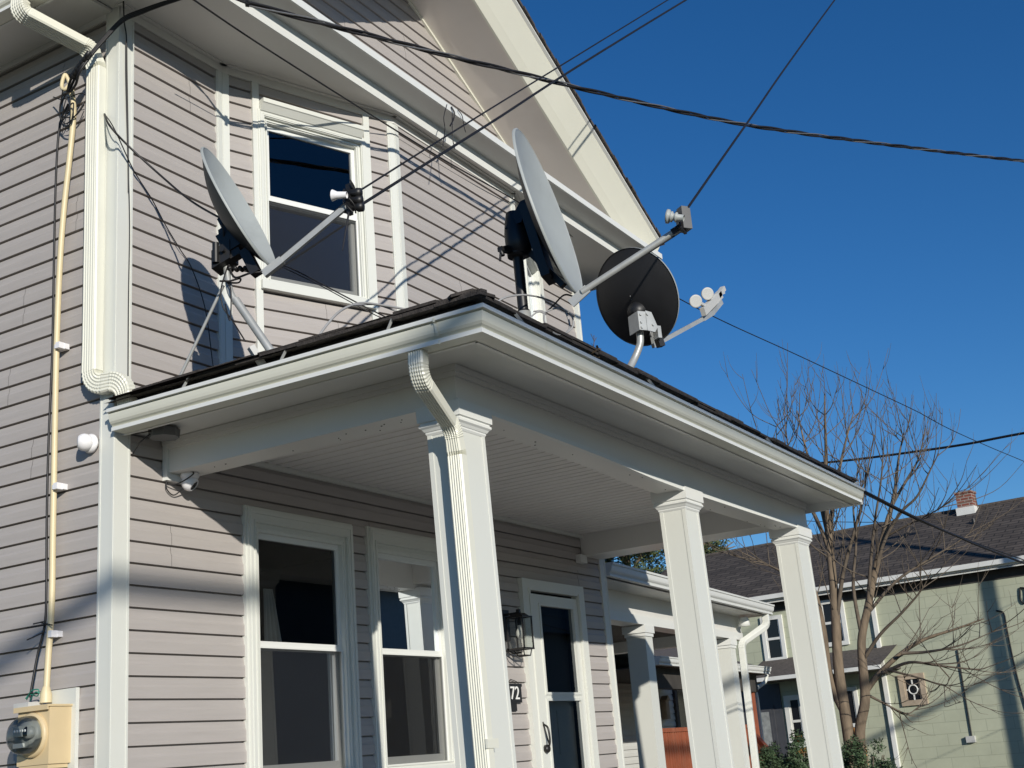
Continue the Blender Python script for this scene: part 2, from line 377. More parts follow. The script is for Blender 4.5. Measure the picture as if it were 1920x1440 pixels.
# ---- boxed cornice: soffit, fascia, sloped under-board, lip
SZ = 5.905; EXL = -.45; EXR = 6.05
b = MB()
b.box(EXL, EXR, -.53, .06, SZ, SZ + .02)
obj('soffit', b, 'coil', house, 'flat white panel under the front cornice')
b = MB(); b.box(EXL, EXR, -.545, -.53, SZ - .018, SZ + .078); obj('fascia', b, 'trim', house)
b = MB()
for k in range(3):
    x0 = EXL + (EXR - EXL) * k / 3; x1 = EXL + (EXR - EXL) * (k + 1) / 3 + .01
    zz = SZ + .074 + .0015 * (k % 2)
    b.quad((x0, -.545, zz), (x1, -.545, zz), (x1, -.70, zz + .028), (x0, -.70, zz + .028))
    b.quad((x0, -.545, zz + .004), (x1, -.545, zz + .004), (x1, -.70, zz + .032), (x0, -.70, zz + .032))
    b.quad((x0, -.545, zz), (x0, -.70, zz + .028), (x0, -.70, zz + .032), (x0, -.545, zz + .004))
obj('cornice_board', b, 'coil', house)
b = MB(); b.box(EXL, EXR, -.716, -.70, SZ + .098, SZ + .150); obj('fascia', b, 'trim', house)
b = MB(); b.quad((EXL, -.70, SZ + .152), (EXR, -.70, SZ + .152), (EXR, .0, SZ + .17), (EXL, .0, SZ + .17)); obj('cornice_top', b, 'coil', house)
# side eaves
b = MB(); b.box(-.33, .0, .06, 9.3, SZ - .025, SZ - .005); obj('soffit', b, 'coil', house)
b = MB(); b.box(EX, EXR - .1, .06, 9.3, SZ, SZ + .02); obj('soffit', b, 'coil', house)
b = MB(); b.box(-.345, -.33, -.53, 9.3, SZ - .076, SZ + .14); obj('fascia', b, 'trim', house); b = MB(); b.box(EXR - .1, EXR - .085, .06, 9.3, SZ - .02, SZ + .14); b.box(EXR - .1, EXR - .02, -.05, .06, SZ - .03, SZ + .02); obj('fascia', b, 'trim', house)
# rake soffit + slanted rake board + roof
b = MB(); m2 = MB(); m3 = MB(); m4 = MB()
for sg in (1, -1):
    xs = [RX + sg * t for t in (0, .55, 1.2, 1.85, 2.5, 3.0, 3.27)]
    f = lambda x, y, dz=0: V((x, y, roofz(x) + dz))
    n = len(xs)
    for i in range(n - 1):
        wob = [random.uniform(-.012, .012) if 0 < j < n - 1 else 0 for j in (i, i + 1)]
        ys = (-.52, -.39, -.26, -.13, .012)
        for j in range(4):
            w0 = .010 * math.sin(5 * xs[i] + 1.3 * j); w1_ = .010 * math.sin(5 * xs[i + 1] + 1.3 * j); w2_ = .010 * math.sin(5 * xs[i] + 1.3 * (j + 1)); w3_ = .010 * math.sin(5 * xs[i + 1] + 1.3 * (j + 1))
            if j == 0: w0 = w1_ = 0
            if j == 3: w2_ = w3_ = 0
            b.quad(f(xs[i], ys[j], w0), f(xs[i + 1], ys[j], w1_), f(xs[i + 1], ys[j + 1], w3_), f(xs[i], ys[j + 1], w2_), True)
    a, c_ = xs[0], xs[-1]
    # rake board: lower strip then the main face, leaning out to the roof edge
    for (y0, z0, y1, z1) in ((-.52, -.03, -.575, .035), (-.575, .035, -.70, .215)):
        m2.quad(f(a, y0, z0), f(c_, y0, z0), f(c_, y1, z1), f(a, y1, z1))
    m2.quad(f(a, -.52, -.03), f(c_, -.52, -.03), f(c_, -.50, -.03), f(a, -.50, -.03)); m2.quad(f(a, -.50, -.03), f(c_, -.50, -.03), f(c_, -.50, .01), f(a, -.50, .01))
    m2.add([f(c_, -.52, -.03), f(c_, -.575, .035), f(c_, -.70, .215), f(c_, -.50, .215), f(c_, -.50, -.03)], [(0, 1, 2, 3, 4)])
    m3.quad(f(a, -.70, .215), f(c_, -.70, .215), f(c_, -.725, .222), f(a, -.725, .222)); m3.quad(f(a, -.725, .222), f(c_, -.725, .222), f(c_, -.725, .236), f(a, -.725, .236))
    # roof slab with uneven shingle edge
    N_ = 40; c2 = RX + sg * 3.30
    for i in range(N_):
        x0 = a + (c2 - a) * i / N_; x1 = a + (c2 - a) * (i + 1) / N_; e = -.735 - random.uniform(0, .018); up = random.uniform(0, .012)
        for (ya, za, yb, zb) in ((e, .24 + up, 9.4, .24), (e, .268 + up, 9.4, .268), (e, .24 + up, e, .268 + up)):
            m4.quad(f(x0, ya, za), f(x1, ya, za), f(x1, yb, zb), f(x0, yb, zb))
    m4.quad(f(c2, -.735, .24), f(c2, 9.4, .24), f(c2, 9.4, .268), f(c2, -.735, .268))
obj('rake_soffit', b, 'rakesoffit', house); obj('rake_board', m2, 'cream', house); obj('drip_edge', m3, 'trim', house); obj('roof', m4, 'mainroof', house)
b = MB()
for sg in (1, -1):   # light channel where the gable siding meets the rake soffit
    p = [V((RX + sg * t, .0, roofz(RX + sg * t) - .008)) for t in (0, 3.2)]
    b.bar(p[0], p[1], .03, .035, Y)
obj('gable_trim', b, 'cream', house)
b = MB()   # attic back gable so no daylight leaks in
b.add([V((-.0, 8.99, 5.9)), V((EX, 8.99, 5.9)), V((RX, 8.99, roofz(RX)))], [(0, 1, 2)]); obj('gable_wall', b, 'nsiding', house)

# ---- K-style gutter profile (outward, up); swept along a mitred path
KP = [(0, 0), (.083, 0), (.085, .017), (.073, .021), (.080, .027), (.092, .035), (.100, .046), (.104, .060), (.107, .076), (.108, .086), (.102, .090), (.117, .092), (.120, .109), (.106, .109), (.106, .101), (.098, .088), (.096, .068), (.090, .048), (.076, .034), (.068, .022), (.068, .006), (.004, .006), (.004, .109), (0, .109)]
def gutter(path, outs, zb, name='gutter', matn='cream', cap=(True, True), par=house, sc=1.0):
    b = MB(); k = len(path); n = len(KP); vs = []
    zs = zb if isinstance(zb, (list, tuple)) else [zb] * k
    for p, o, zb_ in zip(path, outs, zs): vs += [V((p[0] + o[0] * q[0] * sc, p[1] + o[1] * q[0] * sc, zb_ + q[1] * sc)) for q in KP]
    fs = [(i * n + j, i * n + (j + 1) % n, (i + 1) * n + (j + 1) % n, (i + 1) * n + j) for i in range(k - 1) for j in range(n)]
    b.add(vs, fs)
    E_ = [0, 1, 2, 4, 6, 8, 11, 12]
    for i, c_ in ((0, cap[0]), (k - 1, cap[1])):
        if c_:
            pr = [V((path[i][0] + outs[i][0] * q[0] * sc, path[i][1] + outs[i][1] * q[0] * sc, zs[i] + q[1] * sc)) for q in [(0, 0), (.083, 0), (.084, .017), (.078, .024), (.100, .046), (.107, .086), (.119, .109), (0, .109)]]
            b.add(pr, [tuple(range(8))])
    o = obj(name, b, matn, par); b = MB()
    for q in ([(.0835, -.0015), (.0875, -.0015), (.0875, .0185), (.0835, .0185)], [(.1185, .0925), (.1225, .0925), (.1225, .111), (.104, .111), (.104, .1085), (.1185, .1085)]):
        n2 = len(q); vs = []
        for p, o_, zb_ in zip(path, outs, zs): vs += [V((p[0] + o_[0] * a * sc, p[1] + o_[1] * a * sc, zb_ + c * sc)) for a, c in q]
        b.add(vs, [(i * n2 + j, i * n2 + (j + 1) % n2, (i + 1) * n2 + (j + 1) % n2, (i + 1) * n2 + j) for i in range(k - 1) for j in range(n2)] + [tuple(range(n2)), tuple(range((k - 1) * n2, k * n2))])
    if par is house and name == 'gutter': obj('gutter_lip', b, 'trim', o)
    return o
GX, GY, GZ = -.035, -2.265, 3.290
def skx(y): return .075 * (1 + max(y, -2.265) / 2.265)      # the left eave runs slightly out of square and falls to the front
def skz(y): return .042 * (1 + max(y, -2.265) / 2.265)
g = gutter([(GX + skx(-.03), -.03), (GX, GY), (5.60, GY)], [(-1, 0), (-1, -1), (0, -1)], [GZ + skz(-.03), GZ, GZ + .004])
b = MB()  # slip joints
for (yy) in (-1.93 - .0, ):
    pass
def joint(p, o, along, wd=.012):
    pr = [(q[0] + (.002 if q[0] > .07 else 0), q[1]) for q in KP[1:13]]; b_ = MB(); vs = []
    for s_ in (-wd / 2, wd / 2): vs += [V((p[0] + o[0] * q[0] + along[0] * s_, p[1] + o[1] * q[0] + along[1] * s_, GZ - .0015 + q[1])) for q in pr]
    n = len(pr); b_.add(vs, [(j, j + 1, n + j + 1, n + j) for j in range(n - 1)]); return b_
jb = joint((GX + .004, -2.13), (-1, 0), (0, 1)); obj('gutter_joint', jb, 'cream', g)
jb = joint((.42, GY), (0, -1), (1, 0)); obj('gutter_joint', jb, 'cream', g)
for p in (A(332, 728, 'x', -.12), A(522, 674, 'x', -.12), A(727, 613, 'x', -.12)):
    b = MB(); b.bar((GX - .112 + skx(p.y), p.y, GZ + .100 + skz(p.y)), (-.09 + skx(p.y), p.y, GZ + .19 + skz(p.y)), .014, .003, Y); obj('gutter_strap', b, 'galv', g)
for px_, py_ in ((984, 606), (1230, 722), (1450, 828)):
    p = A(px_, py_, 'y', -2.37); b = MB(); b.bar((p.x, GY - .112, GZ + .100), (p.x, -2.318, GZ + .19), .014, .003, X); obj('gutter_strap', b, 'galv', g)
# left eave gutter of the main roof
gutter([(-.345, -.5), (-.345, 9.3)], [(-1, 0), (-1, 0)], SZ - .072, matn='cream')
# ---- porch roof (low hip), fascia, soffit
RS = .25; rx0, rx1, ry0 = -.075, 5.63, -2.30; rz = 3.480
m = MB()
def rfz(x, y): return rz + RS * min(x - rx0, y - ry0, 99)
h = -ry0
P0 = V((rx0, ry0, rz)); P1 = V((rx1, ry0, rz)); Q0 = V((rx0 + h, 0, rz + RS * h)); Q1 = V((rx1, 0, rz + RS * h)); L0 = V((rx0, 0, rz))
for dz in (0, .022):
    u = Z * dz
    m.add([P0 + u, P1 + u, Q1 + u, Q0 + u], [(0, 1, 2, 3)]); m.add([P0 + u, Q0 + u, L0 + u], [(0, 1, 2)])
obj('porch_roof', m, 'shingle', house)
# uneven shingle edge tabs along both eaves and lifted caps on the hip
m = MB()
t = 0.0
while t < 2.30:
    L_ = random.uniform(.16, .30)
    for lay in range(2):
        ym = -t - L_ / 2; z0 = rz - .012 + lay * .017 + random.uniform(-.003, .005) + skz(ym); o_ = random.uniform(-.010, .010) - .012 * (1 - lay) + skx(ym)
        xa = rx0 - .02 + o_
        e0, e1 = [max(.03, min(.30, yy - ry0)) for yy in (-t, -t - L_)]
        m.add([V((xa, -t, z0 + random.uniform(-.006, 0))), V((xa, -t - L_, z0 + random.uniform(-.006, 0))), V((rx0 + e1, -t - L_, z0 + .2 * e1)), V((rx0 + e0, -t, z0 + .2 * e0)),
               V((xa, -t, z0 + .012)), V((xa, -t - L_, z0 + .012)), V((rx0 + e1, -t - L_, z0 + .2 * e1 + .012)), V((rx0 + e0, -t, z0 + .2 * e0 + .012))],
              [(0, 1, 2, 3), (4, 7, 6, 5), (0, 4, 5, 1), (1, 5, 6, 2), (2, 6, 7, 3), (3, 7, 4, 0)])
    t += L_
t = rx0
while t < rx1:
    L_ = random.uniform(.18, .33); e_ = min(t + L_, rx1)
    for lay in range(2):
        z0 = rz - .012 + lay * .017 + random.uniform(-.003, .006); o_ = random.uniform(-.012, .012) - .012 * (1 - lay)
        e0, e1 = [max(.03, min(.30, xx - rx0)) for xx in (t, e_)]
        m.add([V((t, ry0 - .02 + o_, z0 + random.uniform(-.006, 0))), V((e_, ry0 - .02 + o_, z0 + random.uniform(-.006, 0))), V((e_, ry0 + e1, z0 + .2 * e1)), V((t, ry0 + e0, z0 + .2 * e0)),
               V((t, ry0 - .02 + o_, z0 + .012)), V((e_, ry0 - .02 + o_, z0 + .012)), V((e_, ry0 + e1, z0 + .2 * e1 + .012)), V((t, ry0 + e0, z0 + .2 * e0 + .012))],
              [(0, 1, 2, 3), (4, 7, 6, 5), (0, 4, 5, 1), (1, 5, 6, 2), (2, 6, 7, 3), (3, 7, 4, 0)])
    t += L_
obj('shingle_edge', m, 'shingle', house)
b = MB(); b.add([V((GX + .012 + skx(0), 0, 3.36 + skz(0))), V((GX + .012, GY + .012, 3.36)), V((GX + .012, GY + .012, rz - .008)), V((GX + .012 + skx(0), 0, rz - .008 + skz(0)))], [(0, 1, 2, 3)]); b.quad((GX + .012, GY + .012, 3.36), (5.6, GY + .012, 3.36), (5.6, GY + .012, rz - .008), (GX + .012, GY + .012, rz - .008)); obj('roof_edge_board', b, 'cavity', house)
m = MB()
for i in range(12):
    s_ = .03 + i * .145; e_ = s_ + .26
    a = V((rx0 + s_ - .01, ry0 + s_ - .01, rz + RS * s_ + .022 + random.uniform(0, .006))); c_ = V((rx0 + e_, ry0 + e_, rz + RS * e_ + .020))
    for sg in (1, -1):
        d_ = V((sg * .707, -sg * .707, 0)) * .10 - Z * .030
        m.add([a, c_, c_ + d_, a + d_ + Z * random.uniform(-.012, .006)], [(0, 1, 2, 3)]); m.add([a + Z * .014, c_ + Z * .014, c_ + d_ + Z * .014, a + d_ + Z * .014], [(0, 1, 2, 3)])
        m.add([a, a + Z * .014, a + d_ + Z * .014, a + d_], [(0, 1, 2, 3)]); m.add([a + d_, a + d_ + Z * .014, c_ + d_ + Z * .014, c_ + d_], [(0, 1, 2, 3)])
obj('hip_cap', m, 'shingle', house, fix=False)
b = MB(); b.add([V((GX + skx(0), 0, GZ + skz(0) - .004)), V((GX, GY, GZ - .004)), V((GX + .02, GY + .02, GZ - .004)), V((GX + .02 + skx(0), 0, GZ + skz(0) - .004)), V((GX + skx(0), 0, 3.46)), V((GX, GY, 3.44)), V((GX + .02, GY + .02, 3.44)), V((GX + .02 + skx(0), 0, 3.46))], [(0, 1, 2, 3), (4, 7, 6, 5), (0, 4, 5, 1), (1, 5, 6, 2), (2, 6, 7, 3), (3, 7, 4, 0)])
b.box(GX + .021, 5.60, GY + .001, GY + .02, GZ - .004, 3.44)
obj('porch_fascia', b, 'coil', house, fix=True)
SF = 3.355
b = MB(); N_ = 9
for i in range(N_):        # soffit panels, faintly wavy
    y0 = -2.25 + 2.25 * i / N_; y1 = -2.25 + 2.25 * (i + 1) / N_
    b.quad((GX + .015 + skx(y0), y0, GZ + .03 + skz(y0)), (.36, y0, SF), (.36, y1, SF), (GX + .015 + skx(y1), y1, GZ + .03 + skz(y1)))
b.add([V((GX + .015, -2.25, GZ + .03)), V((.36, -2.25, SF - .0)), V((.36, -1.89, SF))], [(0, 1, 2)]) if False else None
for i in range(16):
    x0 = GX + (5.60 - GX) * i / 16; x1 = GX + (5.60 - GX) * (i + 1) / 16; w0 = .004 * math.sin(i * 2.1); w1_ = .004 * math.sin((i + 1) * 2.1)
    b.quad((x0, GY + .015, GZ + .03), (x1, GY + .015, GZ + .03), (x1, -2.07, GZ + .055 + w1_), (x0, -2.07, GZ + .055 + w0)); b.quad((x0, -2.07, GZ + .055 + w0), (x1, -2.07, GZ + .055 + w1_), (x1, -1.89, SF + .001), (x0, -1.89, SF + .001))
b.box(5.50, 5.60, -1.89, .0, SF, SF + .01)
obj('porch_soffit', b, 'coil', house)
b = MB(); b.box(5.60, 5.625, -2.345, 0, 3.285, 3.47); obj('porch_fascia', b, 'trim', house)
BF, BI = -1.90, -1.725                       # front beam faces
def zb(x):                                   # its bottom edge sags a little
    P_ = ((.3, 3.168), (1.2, 3.160), (1.9, 3.147), (2.5, 3.122), (3.1, 3.113), (4.2, 3.117), (5.6, 3.128))
    for (a, za), (c, zc) in zip(P_, P_[1:]):
        if a <= x <= c: return za + (zc - za) * (x - a) / (c - a)
    return P_[0][1] if x < .3 else P_[-1][1]
xs = [.35 + (5.52 - .35) * i / 24 for i in range(25)]
b = MB()
for a, c in zip(xs, xs[1:]):
    b.quad((a, BF, zb(a)), (c, BF, zb(c)), (c, BF, SF), (a, BF, SF)); b.quad((a, BI, zb(a)), (c, BI, zb(c)), (c, BF, zb(c)), (a, BF, zb(a))); b.quad((a, BI, SF), (c, BI, SF), (c, BI, zb(c)), (a, BI, zb(a)))
b.quad((.35, BF, zb(.35)), (.35, BI, zb(.35)), (.35, BI, SF), (.35, BF, SF)); b.quad((5.52, BF, zb(5.52)), (5.52, BI, zb(5.52)), (5.52, BI, SF), (5.52, BF, SF))
for (c1, zz0, zz1) in ((.020, 3.322, 3.352), (.012, 3.298, 3.322)): b.box(.35 - c1, 5.52, BF - c1, BF, zz0, zz1)
obj('porch_beam', b, 'coil', house)
b = MB(); b.box(.35, .535, BI + .0005, .0, 3.170, SF)
for (c1, zz0, zz1) in ((.020, 3.322, 3.352), (.012, 3.298, 3.322)): b.box(.35 - c1, .35, BF, .0, zz0, zz1)
obj('porch_beam', b, 'coil', house)
b = MB(); b.box(5.175, 5.52, BI + .0005, .0, 3.170, SF); obj('porch_beam', b, 'coil', house)
b = MB()
for a, c in zip(xs, xs[1:]):
    p = [V((x, y, zb(x) + dz)) for x in (a, c) for y in (BF - .012, BF + .02) for dz in (-.006, .020)]
    b.add(p, [(0, 1, 3, 2), (4, 6, 7, 5), (0, 4, 5, 1), (0, 2, 6, 4), (1, 5, 7, 3)])
obj('beam_lip', b, 'trim', house)
b = MB(); b.box(.336, .356, -.035, .0, 3.128, 3.40); b.box(.356, .545, -.035, -.001, 3.128, 3.169); obj('beam_end_trim', b, 'trim', house)
b = MB(); b.box(5.06, 5.175, -.05, 0, 3.10, 3.169); obj('beam_end_trim', b, 'trim', house)
b = MB(); rr = random.Random(3)
for k in range(26):
    x = rr.uniform(.6, 5.1); y = rr.uniform(BF + .01, BI - .01); r_ = rr.uniform(.003, .006); b.lathe((x, y, zb(x) + .0005), (rr.uniform(-.3, .3), rr.uniform(-.3, .3), -1), [(0, r_), (.003, r_ * .8), (.004, 0)], 6)
for k in range(12):
    y = rr.uniform(-1.7, -.1); x = rr.uniform(.36, .53); r_ = rr.uniform(.003, .006); b.lathe((x, y, 3.1702), -Z, [(0, r_), (.003, r_ * .8), (.004, 0)], 6)
sp = obj('dirt_specks', b, 'cavity', house); sp['kind'] = 'stuff'
# ceiling boards
b = MB(); x = .535; k = 0; CZ = 3.352
while x < 5.175:
    wd = .100; x1 = min(x + wd, 5.175); g_ = .013 if k % 3 == 0 else .007
    b.quad((x + g_, BI, CZ), (x1 - g_, BI, CZ), (x1 - g_, 0, CZ), (x + g_, 0, CZ))
    b.quad((x, BI, CZ + .018), (x + g_, BI, CZ), (x + g_, 0, CZ), (x, 0, CZ + .018)); b.quad((x1 - g_, BI, CZ), (x1, BI, CZ + .018), (x1, 0, CZ + .018), (x1 - g_, 0, CZ))
    x = x1; k += 1
b.box(.36, 5.5, -1.89, .0, 3.3705, 3.38)
obj('porch_ceiling', b, 'ceil', house)
b = MB(); b.box(.535, 5.175, -.028, -.003, 3.322, 3.351); obj('ceiling_trim', b, 'white', house)
# columns: lean a little as measured
ZF = .86
def column(x0, x1, dz=0, y0=-1.885, y1=-1.71, lean=.044):
    top = 3.08; b = MB()
    L_ = lambda x, z: x + (top - z) * lean
    def ring(ex, z): return [V((L_(x0, z) - ex, y0 - ex, z)), V((L_(x1, z) + ex, y0 - ex, z)), V((L_(x1, z) + ex, y1 + ex, z)), V((L_(x0, z) - ex, y1 + ex, z))]
    def stack(lst, mb_):
        vs = [p for ex, z in lst for p in ring(ex, z)]
        mb_.add(vs, [(i * 4 + j, i * 4 + (j + 1) % 4, i * 4 + 4 + (j + 1) % 4, i * 4 + 4 + j) for i in range(len(lst) - 1) for j in range(4)] + [(0, 3, 2, 1), tuple(len(vs) - 4 + j for j in range(4))])
    stack([(0, ZF), (0, 3.09 + dz)], b)
    for (xa, s_) in ((x0, 1), (x1, -1)):     # slim corner beads
        for ya, t_ in ((y0, -1), (y1, 1)):
            vs = []
            for z in (ZF, 3.06 + dz):
                q = L_(xa, z)
                vs += [V((q - s_ * .003, ya + t_ * .003, z)), V((q + s_ * .022, ya + t_ * .003, z)), V((q + s_ * .022, ya - t_ * .022, z)), V((q - s_ * .003, ya - t_ * .022, z))]
            b.add(vs, [(0, 1, 5, 4), (1, 2, 6, 5), (2, 3, 7, 6), (3, 0, 4, 7), (0, 3, 2, 1), (4, 5, 6, 7)])
    c = obj('porch_column', b, 'white', house)
    b = MB(); stack([(e_, z_ + .068 + dz) for e_, z_ in ((.002, 2.975), (.008, 2.985), (.008, 2.992), (.012, 2.994), (.020, 3.006), (.030, 3.014), (.030, 3.026), (.024, 3.028), (.024, 3.034), (.034, 3.038), (.036, 3.112))], b)
    obj('capital', b, 'trim', c)
    b = MB(); stack([(.03, ZF), (.03, ZF + .1), (.012, ZF + .12), (.0, ZF + .13)], b); obj('column_base', b, 'trim', c)
    return c
column(.375, .597); column(3.011, 3.232, -.045); column(5.244, 5.510, -.040)
b = MB(); b.box(.02, 5.5, -2.12, .0, .78, ZF - .0); obj('porch_floor', b, 'deck', house)
b = MB(); b.box(.05, 5.45, -2.06, -2.02, .0, .78); b.box(.05, .09, -2.02, .0, .0, .78); b.box(5.41, 5.45, -2.02, 0, 0, .78); obj('porch_skirt', b, 'white', house)
for k in range(4):
    b = MB(); b.box(3.9, 5.2, -2.12 - .28 * (k + 1), -2.121 - .28 * k, .0, .78 - .195 * (k + 1) + .19); obj('porch_step', b, 'deck', house)

# ---- downspouts
def dprof(w_, d_, corr='q', n=5, amp=.0035):
    """rectangular corrugated leader: corrugations on the +-q faces"""
    pts = []; r = .008
    def face(sg):
        out = []
        for i in range(n * 4 + 1):
            t = -1 + 2 * i / (n * 4); u = t * (w_ / 2 - r)
            out.append((u * sg, sg * -1 * (d_ / 2 - (amp if i % 4 in (1, 2) and 0 < i < n * 4 else 0))))
        return out
    p = face(1) + [(w_ / 2, -d_ / 2 + r), (w_ / 2, d_ / 2 - r)] + face(-1) + [(-w_ / 2, d_ / 2 - r), (-w_ / 2, -d_ / 2 + r)]
    return p if corr == 'q' else [(q, -u) for u, q in p]
def arc(c, a0, a1, r, ax, ay, n=14): return [V(c) + V(ax) * (r * math.cos(a0 + (a1 - a0) * i / n)) + V(ay) * (r * math.sin(a0 + (a1 - a0) * i / n)) for i in range(n + 1)]
def crimp(n, a=.012): return [((1 + a) if i % 2 else (1 - a), 1 + (a if i % 2 else -a) * 0.8) for i in range(n)]
def fillet(pts, r, n=12):
    """polyline with round bends; returns points and a flag per point (in a bend)"""
    pts = [V(p) for p in pts]; out = [pts[0]]; fl = [0]
    for i in range(1, len(pts) - 1):
        a, b_, c = pts[i - 1:i + 2]; d0 = (a - b_).normalized(); d1 = (c - b_).normalized(); ang = d0.angle(d1); t = min(r / math.tan(ang / 2), (a - b_).length * .49, (c - b_).length * .49)
        rr = t * math.tan(ang / 2); ctr = b_ + (d0 + d1).normalized() * (rr / math.sin(ang / 2)); s0 = b_ + d0 * t - ctr; s1 = b_ + d1 * t - ctr; tot = s0.angle(s1)
        axn = s0.cross(s1).normalized()
        for k in range(n + 1): out.append(ctr + Matrix.Rotation(tot * k / n, 3, axn) @ s0); fl.append(1)
    out.append(pts[-1]); fl.append(0); return out, fl
def leader(mb, pts, r, prof, ref, n=14):
    p, fl = fillet(pts, r, n); sc = []
    for i, f_ in enumerate(fl): sc.append(((1.035, 1.05) if i % 2 else (.975, .96)) if f_ else (1, 1))
    mb.sweep(p, prof, ref, scale=sc)
PQ = dprof(.078, .058)
b = MB()
leader(b, [(-.074, -1.985, 3.300), (-.074, -1.984, 3.175), (.300, -1.90, 3.035), (.334, -1.892, 2.92), (.418, -1.892, .95)], .10, PQ, Y, 16)
d = obj('downspout', b, 'cream', house, 'ribbed white downspout bending from the porch gutter onto the corner column')
b = MB()
z_ = 1.62; xx = .334 + (2.92 - z_) * .0426; b.box(xx - .033, xx + .060, -1.936, -1.925, z_ - .02, z_ + .02)
obj('downspout_strap', b, 'cream', d)
b = MB()
yl = .126
dA = A(30, -22, 'x', -.46)
leader(b, [(-.425, dA.y, 5.86), (-.43, dA.y, 5.765), (-.07, .165, 5.645), (-.045, yl + .01, 5.52), (-.045, yl, 3.85)], .07, dprof(.104, .062), Y, 12)
PS = dprof(.104, .062)
leader(b, [(-.045, yl, 3.851), (-.045, yl - .002, 3.605), (-.02, -.085, 3.602), (.004, -.10, 3.43)], .085, [(-q, u) for u, q in dprof(.104, .062)], X, 18)
obj('downspout', b, 'cream', house, 'cream downspout beside the front left corner post with an S bend into the porch gutter')

# ---- windows
def window(O, U, N, u0, u1, z0, z1, zr, cas=.085, gl='glass', header=False, curtain=False, room=None, screen=True, topc=None, name='window'):
    O = V(O); U = V(U); N = V(N); topc = topc or cas
    b = MB()
    def ring(mb, a0, a1, h0, h1, t, tt, tb, d0, d1):
        mb.lbox(O, U, N, a0, a0 + t, d0, d1, h0, h1); mb.lbox(O, U, N, a1 - t, a1, d0, d1, h0, h1)
        mb.lbox(O, U, N, a0 + t, a1 - t, d0, d1 - .0006, h1 - tt, h1); mb.lbox(O, U, N, a0 + t, a1 - t, d0, d1 - .0006, h0, h0 + tb)
    ring(b, u0, u1, z0, z1, cas * .62, topc * .62, .05, -.02, .034)
    ring(b, u0 + cas * .62, u1 - cas * .62, z0 + .05, z1 - topc * .62, cas * .38, topc * .38, .02, -.07, .016)
    ring(b, u0 + .012, u1 - .012, z0 + .02, z1 - .012, .018, .018, .01, .034, .040)
    ring(b, u0 + cas * .62 - .014, u1 - cas * .62 + .014, z0 + .04, z1 - topc * .62 + .014, .0085, .0085, .01, .034, .041)
    ring(b, u0 + cas * .80, u1 - cas * .80, z0 + .06, z1 - topc * .80, .007, .007, .006, .016, .024)
    ring(b, u0 - .014, u1 + .014, z0 - .012, z1 + .014, .0135, .0135, .012, -.02, .017)
    wn = obj(name, b, 'white', house)
    a0, a1, h0, h1 = u0 + cas, u1 - cas, z0 + .07, z1 - topc
    b = MB(); ring(b, a0 - .004, a1 + .004, zr - .02, h1, .030, .034, .040, -.040, -.014); obj('sash', b, 'trim', wn)
    b = MB(); ring(b, a0 - .004, a1 + .004, h0, zr + .006, .034, .030, .050, -.072, -.044); b.lbox(O, U, N, a0, a1, -.044, -.022, zr - .016, zr + .006)
    for uu in (.16, .78): b.lbox(O, U, N, a0 + (a1 - a0) * uu, a0 + (a1 - a0) * uu + .05, -.066, -.022, zr + .006, zr + .018)
    obj('sash', b, 'trim', wn)
    b = MB(); q = lambda u, z, d: O + U * u + Z * z + N * d
    b.quad(q(a0 + .02, zr, -.027), q(a1 - .02, zr, -.027), q(a1 - .02, h1 - .02, -.027), q(a0 + .02, h1 - .02, -.027)); obj('pane', b, gl, wn)
    b = MB(); b.quad(q(a0 + .02, h0 + .02, -.058), q(a1 - .02, h0 + .02, -.058), q(a1 - .02, zr, -.058), q(a0 + .02, zr, -.058)); obj('pane', b, gl, wn)
    if screen:
        b = MB(); b.quad(q(a0, h0, -.012), q(a1, h0, -.012), q(a1, zr - .012, -.012), q(a0, zr - .012, -.012)); obj('insect_screen', b, 'screen', wn)
        b = MB(); ring(b, a0, a1, h0 - .01, zr - .01, .012, .010, .012, -.020, -.006); obj('screen_frame', b, 'galv' if False else 'trim', wn)
    b = MB(); b.lbox(O, U, N, u0 - .005, u1 + .005, .0, .055, z0 - .012, z0 + .045); obj('sill', b, 'white', wn)
    if header:
        b = MB(); hq = lambda u, d, z: O + U * u + N * d + Z * z
        ha, hb = u0 + .012, u1 - .042; pf = [(.028, z1 + .062), (.088, z1 + .058), (.088, z1 + .030), (.080, z1 + .026), (.048, z1 - .012), (.028, z1 - .016)]
        b.add([hq(ha, d, z) for d, z in pf] + [hq(hb, d, z) for d, z in pf], [tuple(range(6)), tuple(range(11, 5, -1))] + [(i, (i + 1) % 6, 6 + (i + 1) % 6, 6 + i) for i in range(6)]); obj('window_head', b, 'white', wn)
        b = MB()
        for uu, w_ in ((u0 - .035, .046), (u1 - .012, .046)):
            b.lbox(O, U, N, uu, uu + w_, -.004, .028, z0 - .99, 5.845)
        obj('window_post', b, 'white', wn)
    if curtain:
        b = MB(); n = 24; vs = []
        for z, sw in ((zr - .5, 1.0), (zr + .0, .9), (zr + .26, .55), (zr + .335, .42), (zr + .34, .40)):
            for i in range(n + 1):
                t = i / n; vs.append(q(a0 + .17 + .17 * t * sw, z, -.105 + .015 * math.sin(t * 22)))
        b.add(vs, [(r_ * (n + 1) + i, r_ * (n + 1) + i + 1, (r_ + 1) * (n + 1) + i + 1, (r_ + 1) * (n + 1) + i) for r_ in range(4) for i in range(n)], True)
        obj('curtain', b, 'curtain', wn, fix=False)
    return wn
window((0, 0, 0), X, -Y, W1[0], W1[1], W1[2], W1[3], 2.285, cas=.098, topc=.130, curtain=True)
window((0, 0, 0), X, -Y, W2[0], W2[1], W2[2], W2[3], 2.280, cas=.092, topc=.145)
